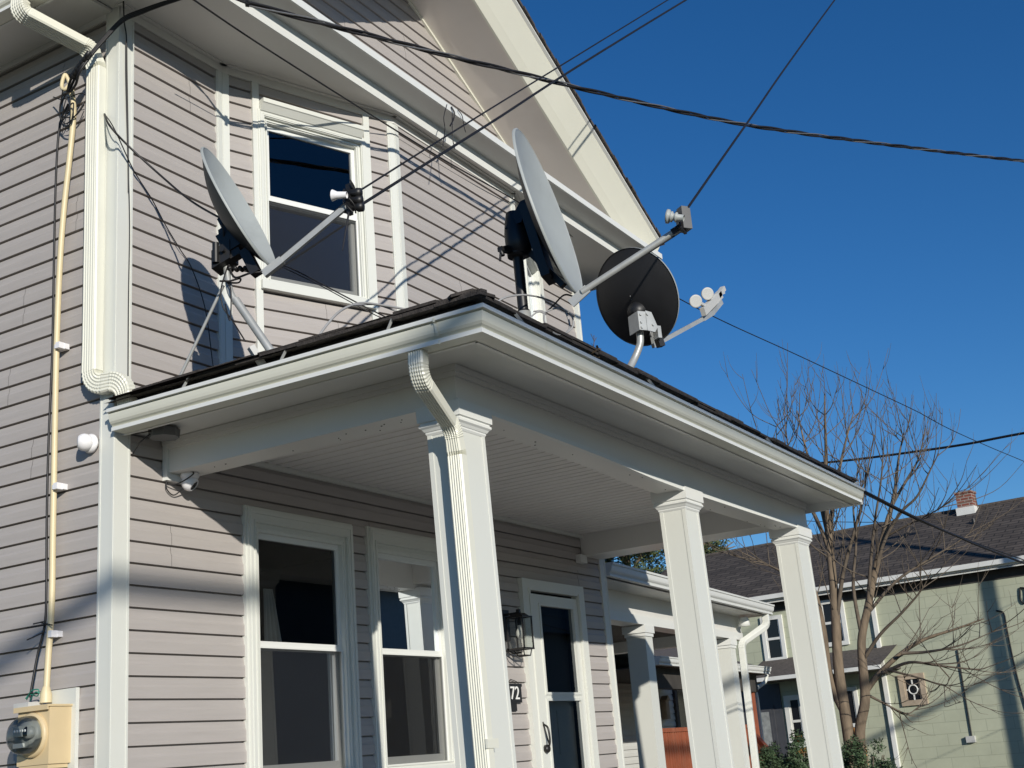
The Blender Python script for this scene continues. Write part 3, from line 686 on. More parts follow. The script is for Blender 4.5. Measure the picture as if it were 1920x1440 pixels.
window(B1, UL, NL, BW[0], BW[1], BW[2], BW[3] , 5.065, cas=.072, topc=.075, gl='glass2', header=True)
window(B3, UR, NR, BR[0], BR[1], BR[2], BR[3], 5.065, cas=.072, topc=.075, gl='glass2', header=True)
# rooms behind the glass
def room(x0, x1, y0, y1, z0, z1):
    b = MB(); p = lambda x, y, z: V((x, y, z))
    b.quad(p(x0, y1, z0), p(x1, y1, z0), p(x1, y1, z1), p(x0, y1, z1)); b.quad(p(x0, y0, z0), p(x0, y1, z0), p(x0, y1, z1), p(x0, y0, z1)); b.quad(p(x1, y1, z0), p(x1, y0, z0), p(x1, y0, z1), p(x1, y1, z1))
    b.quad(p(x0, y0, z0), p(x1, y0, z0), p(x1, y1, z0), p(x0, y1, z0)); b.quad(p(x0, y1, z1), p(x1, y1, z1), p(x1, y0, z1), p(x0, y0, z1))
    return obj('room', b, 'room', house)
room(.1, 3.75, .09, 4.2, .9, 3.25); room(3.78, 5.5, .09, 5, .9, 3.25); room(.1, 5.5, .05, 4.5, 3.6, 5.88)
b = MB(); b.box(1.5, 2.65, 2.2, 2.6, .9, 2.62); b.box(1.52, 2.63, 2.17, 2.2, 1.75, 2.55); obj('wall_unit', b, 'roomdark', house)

# ---- storm door
b = MB(); u0, u1, z0, z1 = DR
for (a0, a1, h0, h1) in ((u0, u0 + .11, z0, z1), (u1 - .11, u1, z0, z1), (u0 + .11, u1 - .11, z1 - .085, z1 - .0007)): b.box(a0, a1, -.035, .03, h0, h1)
for (a0, a1, h0, h1) in ((u0 + .09, u0 + .108, z0, z1 - .07), (u1 - .108, u1 - .09, z0, z1 - .07)): b.box(a0, a1, -.044, -.035, h0, h1)
dj = obj('door_frame', b, 'white', house)
b = MB(); a0, a1, h0, h1 = u0 + .115, u1 - .115, z0 + .01, z1 - .11
g0_, g1_, gt, gm0, gm1, gb = 4.335, 4.885, 2.695, 1.957, 2.022, 1.14
for (c0, c1, k0, k1) in ((a0, g0_, h0, h1), (g1_, a1, h0, h1), (g0_, g1_, gt, h1 - .0005), (g0_, g1_, gm0, gm1), (g0_, g1_, h0, gb)): b.box(c0, c1, -.018, .022, k0, k1)
for (k0, k1) in ((gm1, gt), (gb, gm0)):
    b.box(g0_ - .022, g0_, -.026, -.018, k0 - .02, k1 + .02); b.box(g1_, g1_ + .022, -.026, -.018, k0 - .02, k1 + .02); b.box(g0_, g1_, -.0255, -.018, k1, k1 + .02); b.box(g0_, g1_, -.0255, -.018, k0 - .02, k0)
sd = obj('storm_door', b, 'white', house)
b = MB(); b.quad((g0_, .0, gm1), (g1_, .0, gm1), (g1_, .0, gt), (g0_, .0, gt)); obj('pane', b, 'glass', sd)
b = MB(); b.quad((g0_, .001, gm1), (g1_, .001, gm1), (g1_, .001, gt), (g0_, .001, gt)); 
b = MB(); b.quad((g0_, .0, gb), (g1_, .0, gb), (g1_, .0, gm0), (g0_, .0, gm0)); obj('pane', b, 'oldglass', sd)
b = MB(); hx = a0 + .055
b.lathe((hx + .012, -.04, 1.60), -Y, [(-.022, .0), (-.022, .030), (.0, .032), (.012, .024), (.016, .0)], 16)
b.tube(spline([(hx, -.03, 1.78), (hx - .004, -.065, 1.75), (hx + .002, -.07, 1.66), (hx + .01, -.05, 1.60)], 6), .008, 8); b.tube([(hx + .004, -.02, 1.80), (hx + .03, -.045, 1.63)], .006, 8)
obj('door_handle', b, 'metalblk', sd)
b = MB(); b.box(a0 + .01, a1 - .01, .10, .14, h0, h1); obj('inner_door', b, 'darkdoor', house)
b = MB(); b.box(a0 + .03, a1 - .03, .085, .0995, h0 + .05, 1.98)
for z_ in (1.05, 1.55):
    b.box(g0_ + .05, g0_ + .24, .078, .085, z_, z_ + .34); b.box(g1_ - .24, g1_ - .05, .078, .085, z_, z_ + .34)
obj('door_panel', b, 'nsiding', house)

# ================================================================== THINGS ON THE HOUSE
# wall lantern
lp = V((3.80, -.13, 2.36)); L0_ = empty('wall_lantern', (3.80, 0, 2.3), 'black metal box lantern with clear glass and bare bulb beside the front door', 'lantern')
b = MB(); b.box(3.745, 3.855, -.014, .0, 2.40, 2.63); b.box(3.79, 3.81, -.13, -.014, 2.585, 2.600); b.tube(spline([(3.80, -.01, 2.34), (3.80, -.06, 2.30), (3.80, -.13, 2.30)], 5), .006, 8); obj('wall_bracket', b, 'metalblk', L0_)
b = MB(); hw = .068; zt_, zb_ = 2.56, 2.325
def lant(x, y, z): return V((lp.x + x, lp.y + y, z))
for sx in (-1, 1):
    for sy in (-1, 1): b.box(lp.x + sx * hw - .005, lp.x + sx * hw + .005, lp.y + sy * hw - .005, lp.y + sy * hw + .005, zb_, zt_)
for z_ in (zb_, zt_):
    for s_ in (-1, 1): b.box(lp.x - hw - .006, lp.x + hw + .006, lp.y + s_ * hw - .006, lp.y + s_ * hw + .006, z_ - .006, z_ + .006); b.box(lp.x + s_ * hw - .006, lp.x + s_ * hw + .006, lp.y - hw - .0055, lp.y + hw + .0055, z_ - .0055, z_ + .0055)
b.lathe((lp.x, lp.y, zt_), Z, [(0, .09), (.012, .075), (.03, .05), (.032, .02), (.06, .018), (.06, 0)], 4, False)
# under-cage
for s_ in (-1, 1):
    b.tube([lant(s_ * .06, .10, 2.325), lant(s_ * .045, .05, 2.275)], .0045, 6); b.tube([lant(s_ * .045, .05, 2.275), lant(s_ * .045, -.05, 2.275)], .0045, 6); b.tube([lant(s_ * .045, -.05, 2.275), lant(s_ * .06, -.055, 2.32)], .0045, 6)
b.tube([lant(-.045, -.05, 2.275), lant(.045, -.05, 2.275)], .0045, 6)
obj('lantern_frame', b, 'metalblk', L0_)
b = MB()
for s_ in (-1, 1): b.quad(lant(-hw, s_ * hw, zb_), lant(hw, s_ * hw, zb_), lant(hw, s_ * hw, zt_), lant(-hw, s_ * hw, zt_)); b.quad(lant(s_ * hw, -hw, zb_), lant(s_ * hw, hw, zb_), lant(s_ * hw, hw, zt_), lant(s_ * hw, -hw, zt_))
obj('lantern_glass', b, 'dome', L0_)
b = MB(); b.lathe((lp.x, lp.y, 2.40), Z, [(0, .0), (.005, .018), (.03, .032), (.055, .030), (.08, .016), (.10, .014)], 16); obj('bulb', b, 'bulb', L0_)
b = MB(); b.lathe((lp.x, lp.y, 2.50), Z, [(0, .016), (.06, .016), (.06, 0)], 12); obj('lamp_socket', b, 'metalblk', L0_)
# house number plaque
pq = empty('number_plaque', (3.82, 0, 1.9), 'black house number plaque reading 72 left of the front door', 'house number')
b = MB(); b.box(3.685, 3.935, -.024, -.014, 1.945, 2.082); b.box(3.70, 3.955, -.020, -.014, 2.062, 2.084); b.box(3.76, 3.86, -.020, -.014, 1.885, 1.945); obj('plate', b, 'plaque', pq)
obj('digits', text_mb('72', .135, (3.835, -.026, 2.010), X, Z, -Y), 'digit', pq)
b = MB(); b.tube([(3.74, -.012, 2.075), (3.80, -.018, 2.115), (3.88, -.018, 2.10), (3.93, -.012, 2.078)], .003, 6); obj('hanger', b, 'metalblk', pq)
# turret security cameras
def turret(name, base, axis, look, lab):
    base = V(base); axis = V(axis).normalized(); look = V(look).normalized()
    e = empty(name, base, lab, 'security camera')
    b = MB(); b.lathe(base, axis, [(0, 0), (0, .050), (.014, .052), (.026, .046), (.030, .040)], 28); obj('mount_ring', b, 'camwhite', e)
    c = base + axis * .050
    b = MB(); b.lathe(c, look, [(-.046, .0), (-.043, .018), (-.034, .032), (-.018, .043), (0, .047), (.016, .044), (.028, .037), (.033, .030), (.028, .028)], 28); obj('ball', b, 'camwhite', e)
    b = MB(); b.lathe(c, look, [(.026, 0), (.0265, .029)], 24); b.lathe(c, look, [(.027, .0), (.034, .008), (.030, .013), (.027, .014)], 16); obj('lens', b, 'lens', e)
    return e
turret('security_camera', (.455, -.085, 3.170), (0, 0, -1), (.35, -.65, -.62), 'white ball security camera with black lens hanging under the left porch beam')
turret('security_camera', A(176, 833, 'x', .0) + V((-.012, 0, .0)), (-1, 0, 0), (-.62, .70, .0), 'white egg shaped security camera on the side wall below the downspout bend')
# its cables
b = MB(); b.tube(spline([(.44, -.12, 3.175), (.42, -.14, 3.15), (.40, -.06, 3.115), (.36, -.02, 3.112), (.345, -.02, 3.125), (.35, -.02, 3.08), (.40, -.02, 3.055), (.43, -.06, 3.09)], 8), .0035, 6)
thing('camera_cable', b, 'cable', 'thin black cable looping beside the camera under the porch beam', 'cable')
# junction box under the left soffit
b = MB(); jc = V((.165, -.19, 3.300)); b.lathe(jc, Z, [(0, 0), (0, .078), (.045, .082), (.045, 0)], 8, False)
jbx = thing('junction_box', b, 'lnbdark', 'grey octagonal junction box under the left porch soffit', 'junction box')
b = MB(); b.tube(spline([jc + V((-.07, .03, .015)), (.09, -.10, 3.285), (.11, -.04, 3.26), (.118, -.008, 3.24)], 8), .004, 6); b.tube(spline([jc + V((-.07, .02, .03)), (.07, -.12, 3.325), (.06, -.06, 3.33)], 6), .003, 6)
thing('box_wire', b, 'cable', 'black wire drooping from the octagonal box to the siding', 'cable')

# ---- electric meter
me_ = empty('electric_meter', (0, .37, 1.68), 'tan electric meter box with round glass meter on the side wall', 'electric meter')
b = MB(); b.box(-.022, -.0, .225, .50, 1.60, 2.06); obj('back_board', b, 'white', me_)
y0_, y1_, zb, zt = .255, .485, 1.70, 1.972
b = MB(); b.box(-.155, -.022, y0_, y1_, zb, zt); b.box(-.175, -.020, y0_ - .008, y1_ + .012, zt, zt + .010); b.box(-.175, -.168, y0_ - .008, y1_ + .012, zt - .015, zt); b.box(-.150, -.03, y0_ + .01, y1_ - .01, zb - .02, zb); obj('meter_box', b, 'tan', me_)
mc = V((-.155, .372, 1.842))
b = MB(); b.lathe(mc, -X, [(0, .108), (.012, .108), (.020, .100), (.020, .0)], 40); obj('socket_ring', b, 'tan', me_)
b = MB(); b.lathe(mc, -X, [(.020, .094), (.06, .091), (.083, .086), (.098, .074), (.106, .05), (.109, 0)], 40); obj('glass_cover', b, 'dome', me_)
b = MB(); b.lathe(mc, -X, [(.02, .085), (.045, .083), (.045, 0)], 32); b.box(mc.x - .075, mc.x - .045, mc.y - .05, mc.y + .055, mc.z - .005, mc.z + .045); b.lathe(mc + V((-.045, -.045, .012)), -X, [(0, .03), (.03, .028), (.03, 0)], 16); b.box(mc.x - .07, mc.x - .045, mc.y - .06, mc.y - .02, mc.z - .06, mc.z - .03); mf = obj('meter_works', b, 'meterface', me_)
b = MB(); b.box(mc.x - .080, mc.x - .0765, mc.y - .03, mc.y + .045, mc.z - .058, mc.z - .036)
for k in range(5): b.lathe((mc.x - .0755, mc.y - .035 + k * .019, mc.z + .022), -X, [(0, .007), (.002, .007), (.002, 0)], 10)
b.box(mc.x - .076, mc.x - .045, mc.y - .028, mc.y + .043, mc.z - .056, mc.z - .038); obj('dial_plate', b, 'digit', me_)
b = MB(); b.lathe((-.09, y0_ + .07, zb - .06), Z, [(0, .03), (.04, .03), (.04, 0)], 16); obj('bottom_hub', b, 'tan', me_)
# bent tan service conduit with weatherhead loop
cp = [A(86, 1312, 'x', -.062), A(90, 1240, 'x', -.05), A(97, 1130, 'x', -.045), A(99, 1010, 'x', -.04), A(101, 905, 'x', -.04), A(103, 790, 'x', -.04), A(106, 650, 'x', -.04), A(112, 500, 'x', -.04), A(120, 390, 'x', -.045), A(130, 300, 'x', -.05), A(138, 215, 'x', -.05), A(134, 170, 'x', -.055)]
cn = empty('service_conduit', (0, .4, 2.0), 'bent tan service conduit running up the side wall from the meter', 'conduit')
b = MB(); b.tube(spline(cp, 6), .0165, 12); b.lathe(cp[0] + V((0, 0, -.005)), Z, [(-.01, .030), (.03, .030), (.07, .018)], 14); obj('pipe', b, 'pvc', cn)
hk = [A(134, 172, 'x', -.055), A(128, 150, 'x', -.075), A(122, 140, 'x', -.09), A(117, 152, 'x', -.10), A(116, 164, 'x', -.105), A(121, 168, 'x', -.11), A(129, 160, 'x', -.10)]
b = MB(); b.tube(spline(hk, 6), .011, 10); obj('weatherhead', b, 'pvc', cn)
for (px_, py_) in ((108, 651), (104, 914), (94, 1190)):
    c = A(px_, py_, 'x', -.04); b = MB(); b.lathe(c - Z * .012, Z, [(0, .0185), (.024, .0185)], 14); b.box(-.030, .0, c.y - .048, c.y + .040, c.z - .015, c.z + .015); b.box(-.068, -.030, c.y - .044, c.y - .016, c.z - .017, c.z + .017); o = obj('clamp', b, 'camwhite', cn)
# cables on the side wall
def wallx(pts, x=-.022, r=.0045, n=8): b = MB(); b.tube(spline([A(p[0], p[1], 'x', p[2] if len(p) > 2 else x) for p in pts], n), r, 8); return b
thing('side_wall_cable', wallx([(128, 195, -.05), (112, 235), (105, 330), (101, 500), (98, 660), (91, 830), (88, 960), (87, 1100), (84, 1170, -.04), (70, 1230, -.05), (56, 1308, -.07)], r=.0065), 'cable', 'black cable running down the side wall beside the tan conduit', 'cable')
b = wallx([(118, 168, -.12), (112, 210, -.09), (118, 225, -.07), (130, 200, -.08), (138, 195, -.10), (133, 230, -.08), (118, 235, -.06), (112, 205, -.07), (124, 175, -.10)], r=.004)
for pts in ([(112, 220, -.03), (140, 218, -.06), (158, 196, -.06)], [(100, 182, -.05), (118, 186, -.08), (150, 175, -.08), (160, 178, -.07)], [(126, 180, -.10), (120, 200, -.10), (117, 222, -.08), (122, 232, -.06), (134, 225, -.07), (150, 205, -.06), (158, 190, -.05)], [(132, 180, -.1), (131, 205, -.09), (126, 214, -.08)]):
    b.tube(spline([A(p[0], p[1], 'x', p[2]) for p in pts], 7), .0035, 6)
thing('cable_tangle', b, 'cable', 'tangle of thin black wires looped around the conduit top', 'cable')
b = MB()
for pts in ([(84, 1165, -.06), (62, 1170, -.10)], [(84, 1172, -.06), (52, 1177, -.10)], [(82, 1185, -.06), (62, 1195, -.09), (50, 1200, -.11)], [(78, 1168, -.06), (98, 1172, -.075)]): b.tube([A(p[0], p[1], 'x', p[2]) for p in pts], .0035, 6)
thing('zip_tie', b, 'cable', 'cut black zip ties sticking out from the conduit above the meter', 'zip ties')
b = MB()
for pts in ([(50, 1312, -.06), (58, 1296, -.09), (72, 1293, -.09), (70, 1305, -.08), (56, 1302, -.07), (48, 1310, -.07)], [(56, 1314, -.07), (66, 1298, -.10), (75, 1300, -.09)]): b.tube(spline([A(p[0], p[1], 'x', p[2]) for p in pts], 6), .003, 6)
thing('ground_wire', b, 'green_wire', 'green ground wire coiled on top of the meter box', 'wire')
b = MB(); c = A(56, 1318, 'x', -.10); b.box(-.15, -.06, c.y - .05, c.y + .06, 1.984, 2.006); thing('ground_block', b, 'lnb', 'small grey grounding block on top of the tan meter box', 'grounding block')
# cables on the corner post and wall A
b = MB(); b.tube(spline([A(231, -10, 'y', -.05), A(233, 40, 'y', -.03), A(237, 70, 'y', -.02), A(238, 140, 'y', -.016), A(240, 260, 'y', -.016), A(241, 360, 'y', -.016)], 6), .0045, 6); b.tube(spline([A(236, 78, 'y', -.03), A(236, 150, 'y', -.018), A(240, 300, 'y', -.016), A(243, 420, 'y', -.016), A(241, 560, 'y', -.016), A(240, 735, 'y', -.02)], 6), .0035, 6)
thing('post_cable', b, 'cable', 'two thin black cables running down the front of the corner post', 'cable')
b = MB(); b.tube(spline([A(196, 214, 'x', -.03), A(206, 236, 'y', -.06), A(240, 273, 'y', -.10), A(300, 328, 'y', -.22), A(360, 378, 'y', -.45), A(425, 415, 'y', -.75), A(446, 424, 'y', -.80)], 8), .006, 8)
thing('dish_feed_cable', b, 'cable', 'black cable swooping from the corner post to the left satellite dish', 'cable')
b = MB(); b.tube(spline([A(196, 213, 'x', -.03), A(215, 243, 'y', -.04), A(250, 318, 'y', -.02), A(285, 374, 'y', -.012), A(312, 425, 'y', -.012), A(338, 468, 'y', -.014), A(360, 504, 'y', -.012), A(385, 580, 'y', -.02), A(400, 690, 'y', -.05)], 8), .0032, 6)
thing('thin_wall_wire', b, 'cable', 'thin black wire crossing the upper siding diagonally to the porch roof', 'cable')

# ================================================================== SATELLITE DISHES
def dish(name, C, n, up, h, wd, depth, lab, rim=.012):
    C = V(C); n = V(n).normalized(); up = V(up); up = (up - n * up.dot(n)).normalized(); s_ = n.cross(up)
    e = empty(name, C - up * h * .5, lab, 'satellite dish', None)
    K, R_ = 56, 10
    def P(r, a, off=0): return C + up * (h / 2 * r * math.cos(a)) + s_ * (wd / 2 * r * math.sin(a)) - n * (depth * (1 - r * r) - off)
    f = MB(); vs = [P(0, 0)] + [P(i / R_, 2 * math.pi * j / K) for i in range(1, R_ + 1) for j in range(K)]
    fs = [(0, 1 + j, 1 + (j + 1) % K) for j in range(K)] + [(1 + (i - 1) * K + j, 1 + i * K + j, 1 + i * K + (j + 1) % K, 1 + (i - 1) * K + (j + 1) % K) for i in range(1, R_) for j in range(K)]
    f.add(vs, fs, True)
    prof = [(1.0, 0), (1.0 + rim * .6, .004), (1.0 + rim * 2.2, .0), (1.0 + rim * 2.2, -.010)]
    vs = [P(1, 2 * math.pi * j / K) + (P(1, 2 * math.pi * j / K) - C).normalized() * ((q - 1) * h / 2) + n * o_ for q, o_ in prof for j in range(K)]
    f.add(vs, [(i * K + j, i * K + (j + 1) % K, (i + 1) * K + (j + 1) % K, (i + 1) * K + j) for i in range(3) for j in range(K)], True)
    obj('reflector', f, 'dishfront', e)
    g_ = MB(); vs = [P(0, 0, -.007)] + [P(i / R_, 2 * math.pi * j / K, -.007) for i in range(1, R_ + 1) for j in range(K)]
    g_.add(vs, fs, True)
    vs = [P(1, 2 * math.pi * j / K, -.007) for j in range(K)] + [P(1, 2 * math.pi * j / K) + (P(1, 2 * math.pi * j / K) - C).normalized() * (rim * 2.2 * h / 2) - n * .010 for j in range(K)]
    g_.add(vs, [(j, (j + 1) % K, K + (j + 1) % K, K + j) for j in range(K)], True)
    obj('dish_back', g_, 'dishback', e)
    return e, C, n, up, s_
# --- left dish
B_ = V((.117, -.979, 4.051)); n1 = V((.2959, -.8601, .4156)); u1_ = V((-.1352, .3930, .9095)); C_ = B_ + u1_ * .378
e, C, n, up, s_ = dish('satellite_dish', C_, n1, u1_, .75, .535, .105, 'grey satellite dish seen edge on above the left porch roof, beside the bay window')
hub = C - up * .16 - n * .09
top1 = A(424, 500, 'y', -.74); knee = A(432, 548, 'y', -.77); foot = A(512, 664, 'y', -.98)
b = MB(); b.tube(spline([foot, foot + (knee - foot) * .5, knee + (foot - knee) * .12], 3), .021, 14); b.tube(spline([knee + (foot - knee) * .2, knee, top1, top1 + (top1 - knee) * 1.1], 5), .017, 14); b.lathe(foot, (knee - foot), [(-.01, .035), (.012, .035), (.02, .022)], 14); obj('mast', b, 'galv', e)
b = MB(); b.tube([A(333, 716, 'y', -.42), A(419, 535, 'y', -.72)], .0085, 10); obj('strut', b, 'galv', e)
b = MB(); mt = A(428, 478, 'y', -.76)
b.lbox(mt, s_, n, -.055, .055, -.075, .035, -.055, .045); b.lbox(mt + n * .02, s_, n, -.03, .05, .0, .10, -.01, .075, up); b.lbox(C - up * .15 - n * .125, s_, n, -.03, .03, -.05, .030, -.10, .06, up); b.lbox(C - up * .06 - n * .11, s_, n, -.018, .018, -.02, .02, -.04, .06, up); b.lbox(C - up * .30 - n * .085, s_, n, -.03, .03, -.02, .030, -.09, .06, up)
b.lathe(mt + V((-.07, .02, .0)), Z, [(-.06, .018), (.05, .018)], 10); b.bar(mt + V((-.02, 0, .03)), C - up * .06 - n * .13, .03, .04); b.cyl(mt + s_ * -.08, mt + s_ * .08, .012, 10)
for k in range(5): b.lathe(mt + V((.02 + .018 * k, -.02 * k, -.075)), s_, [(-.01, .012), (.03, .012), (.03, 0)], 8)
obj('mount_bracket', b, 'black', e)
b = MB(); b.bar(mt + V((-.03, 0, .06)), A(417, 398, 'y', -.80), .007, .007); b.bar(mt + V((-.01, 0, .06)), A(424, 402, 'y', -.80), .007, .007); obj('cable_stub', b, 'black', e)
lnb = V((.26, -1.395, 4.310))
ba = B_ - up * .035 - n * .02
b = MB(); b.bar(ba - (lnb - ba).normalized() * .02, lnb, .018, .030); b.bar(ba - n * .03, ba + (lnb - ba).normalized() * .09, .030, .040); obj('feed_arm', b, 'galv', e)
b = MB(); ax1 = (C - lnb).normalized()
hc = A(655, 372, 'y', -1.40)
hd = A(640, 370, 'y', -1.40)
for k, dz in enumerate((.03, -.01, -.045)):
    c = hc + Z * dz + V((.006 * k, 0, 0)); b.lathe(c + ax1 * .02, -ax1, [(0, 0), (0, .018), (.05, .020), (.06, .026), (.085, .024), (.09, 0)], 12)
b.bar(hc + Z * .075, hc - Z * .09, .022, .028); b.bar(hc + Z * .06 + V((.02, -.01, 0)), hc - Z * .05 + V((.02, -.01, 0)), .02, .03); obj('feed_housing', b, 'black', e)
b = MB(); b.lathe(hd + V((0, 0, .012)), ax1, [(-.03, .017), (.02, .019), (.045, .030), (.048, .030), (.048, 0)], 16); obj('feed_horn', b, 'camwhite', e)
b = MB()
for k in range(5):
    a0 = random.uniform(0, 6); b.tube(spline([hc + V((.03 * math.cos(a0 + t), .03 * math.sin(a0 + t), .05 - .035 * t + .01 * k)) for t in (0, 1, 2, 3, 4)], 5), .004, 6)
b.tube([hc - Z * .05, A(642, 470, 'y', -1.40)], [.007, .003], 6); b.tube([ba + Z * .02, lnb + Z * .022], .006, 6)
b.tube(spline([mt - Z * .05, A(440, 520, 'y', -.8), A(470, 512, 'y', -.9), ba], 6), .006, 6); b.tube(spline([mt - Z * .05, A(415, 540, 'y', -.75), A(418, 575, 'y', -.75), A(435, 600, 'y', -.8), A(460, 640, 'y', -.95)], 6), .004, 6); b.tube(spline([A(420, 525, 'y', -.75), A(432, 540, 'y', -.8), A(433, 585, 'y', -.8), A(430, 600, 'y', -.8), A(422, 570, 'y', -.75)], 6), .004, 6)
b.tube(spline([A(412, 527, 'y', -.78), A(430, 527, 'y', -.80), A(450, 522, 'y', -.82), A(447, 530, 'y', -.8), A(425, 530, 'y', -.78)], 6), .005, 6)
obj('dish_cable', b, 'cable', e)
b = MB(); pk = A(470, 650, 'y', -1.0); b.bar(pk, pk + V((.05, -.03, -.09)), .035, .03); thing('cable_splitter', b, 'lnb', 'small grey cable splitter hanging by the left dish mast foot', 'splitter')
# --- middle dish
B_ = V((.66, -2.42, 3.681)); n2 = V((.2181, -.9541, .2053)); u2_ = V((-.0458, .2001, .9787)); C_ = B_ + u2_ * .445
e, C, n, up, s_ = dish('satellite_dish', C_, n2, u2_, .88, .77, .075, 'tall pale grey satellite dish seen edge on with black mount above the front gutter')
pb = V((.605, -2.16, 3.50)); pt_ = A(1011, 490, 'y', -2.16)
pt_ = V((.60, -2.155, 3.96))
b = MB(); b.tube([pb, pt_], .026, 16); b.lathe(pb, Z, [(.0, .03), (.13, .03), (.13, .026)], 16); obj('mast', b, 'black', e)
b = MB(); b.lathe(pb + Z * .0, Z, [(.0, .034), (.12, .034), (.125, .027)], 16); b.box(pb.x - .06, pb.x + .06, pb.y - .05, pb.y + .05, 3.485, 3.50); b.add([pb + V((-.055, -.03, 0)), pb + V((.055, -.03, 0)), pb + V((.02, -.03, .085)), pb + V((-.02, -.03, .085)), pb + V((-.055, -.036, 0)), pb + V((.055, -.036, 0)), pb + V((.02, -.036, .085)), pb + V((-.02, -.036, .085))], [(0, 1, 2, 3), (4, 7, 6, 5), (0, 4, 5, 1), (1, 5, 6, 2), (2, 6, 7, 3), (3, 7, 4, 0)])
obj('mast_foot', b, 'galv', e)
b = MB(); t0 = pt_
b.lathe(t0 - Z * .05, Z, [(0, 0), (0, .050), (.02, .052), (.10, .045), (.12, .045), (.12, 0)], 16)
b.lathe(t0 + Z * .02 + n * .01, (up + Z * .6), [(-.07, .03), (-.05, .058), (.0, .066), (.06, .060), (.12, .046), (.17, .030), (.18, 0)], 18); b.lbox(C - up * .10 - n * .105, s_, n, -.07, .07, -.02, .025, -.24, .16, up)
vs = [t0 + Z * .10 + s_ * a - n * .04 for a in (-.05, .05)] + [t0 + Z * .10 + s_ * a + n * .05 for a in (.05, -.05)] + [C + up * .10 - n * .115 + s_ * a for a in (-.03, .03)] + [C + up * .10 - n * .09 + s_ * a for a in (.03, -.03)]
b.add(vs, [(0, 1, 2, 3), (4, 7, 6, 5), (0, 4, 5, 1), (1, 5, 6, 2), (2, 6, 7, 3), (3, 7, 4, 0)])
b.tube(spline([t0 + s_ * -.06 + Z * .11, t0 + s_ * -.085 + V((-.03, .02, .05)), t0 + V((-.10, .03, -.03)), t0 + V((-.11, .02, -.07))], 6), .011, 8); b.bar(t0 + V((-.12, .03, -.035)), t0 + V((.08, -.02, -.02)), .03, .022); b.tube([t0 + V((-.11, .03, -.04)), t0 + V((-.125, .03, -.10))], .006, 6)
b.bar(C - up * .40 - n * .045, t0 + V((.03, -.04, -.01)), .03, .03)
obj('mount_bracket', b, 'black', e)
lnb = V((.784, -2.9616, 3.9008)); ba = B_ - up * .03 - n * .01; d_ = (lnb - ba).normalized()
b = MB(); b.tube([ba + d_ * .04, lnb], .0165, 12); obj('feed_arm', b, 'galv', e)
b = MB(); b.bar(ba - d_ * .03 - up * .02, ba + d_ * .075, .010, .045); b.lathe(ba + d_ * .03 - s_ * .006, -s_, [(0, .012), (.008, .012), (.008, 0)], 10); obj('arm_bracket', b, 'galv', e)
ax2 = (C - lnb).normalized(); yc = -2.965
b = MB(); hc = A(1281, 412, 'y', yc)
b.lbox(hc, V((.8, -.55, 0)).normalized(), V((.55, .8, 0)).normalized(), -.022, .026, -.03, .03, -.055, .05); b.lbox(hc, V((.8, -.55, 0)).normalized(), V((.55, .8, 0)).normalized(), -.016, .02, -.022, .022, .05, .062); obj('feed_housing', b, 'lnbdark', e)
b = MB(); q0 = A(1262, 405, 'y', yc); b.lathe(q0 + V((.03, -.01, 0)), ax2, [(-.03, .016), (.0, .016), (.004, .024), (.010, .024), (.014, .017), (.022, .017), (.026, .026), (.032, .026), (.036, .020), (.040, .033), (.052, .035), (.052, 0)], 16); obj('feed_horn', b, 'dishfront', e)
b = MB()
for k in range(6):
    a0 = k * 1.1; b.tube(spline([hc + V((-.035 + .018 * math.cos(a0 + t), .0, -.05 + .02 * math.sin(a0 + t) + .01 * k)) for t in (0, 1.2, 2.4, 3.6)], 4), .0045, 6)
b.bar(hc + V((-.06, 0, -.055)), hc + V((.01, 0, -.065)), .014, .014); b.bar(lnb - d_ * .06, lnb + d_ * .02, .036, .028); b.tube([ba + V((0, 0, -.015)), lnb - Z * .02 - d_ * .05], .004, 6)
b.tube(spline([ba, A(1058, 553, 'y', -2.35), A(1040, 570, 'y', -2.28), A(1022, 588, 'y', -2.24)], 5), .0045, 6)
obj('dish_cable', b, 'cable', e)
b = MB()
loop = [(932, 566, -2.20), (950, 557, -2.22), (980, 553, -2.24), (1010, 557, -2.24), (1040, 568, -2.24), (1060, 585, -2.26), (1068, 610, -2.28), (1062, 624, -2.30), (1048, 630, -2.31)]
b.tube(spline([A(p[0], p[1], 'y', p[2]) for p in loop], 7), .0048, 8)
for pts in ([(1020, 586, -2.26), (1045, 578, -2.28), (1066, 586, -2.30), (1075, 602, -2.32), (1070, 618, -2.32), (1052, 628, -2.32), (1035, 622, -2.32), (1022, 605, -2.30), (1020, 588, -2.28)], [(1020, 587, -2.26), (1008, 585, -2.25), (988, 600, -2.24)], [(1020, 588, -2.26), (1021, 604, -2.28), (1030, 622, -2.30)], [(1000, 584, -2.2), (1016, 583, -2.24), (1024, 590, -2.26)]):
    b.tube(spline([A(p[0], p[1], 'y', p[2]) for p in pts], 7), .0042, 6)
thing('cable_coil', b, 'greycable', 'loose coil of grey coax cable around the middle dish mast', 'cable')
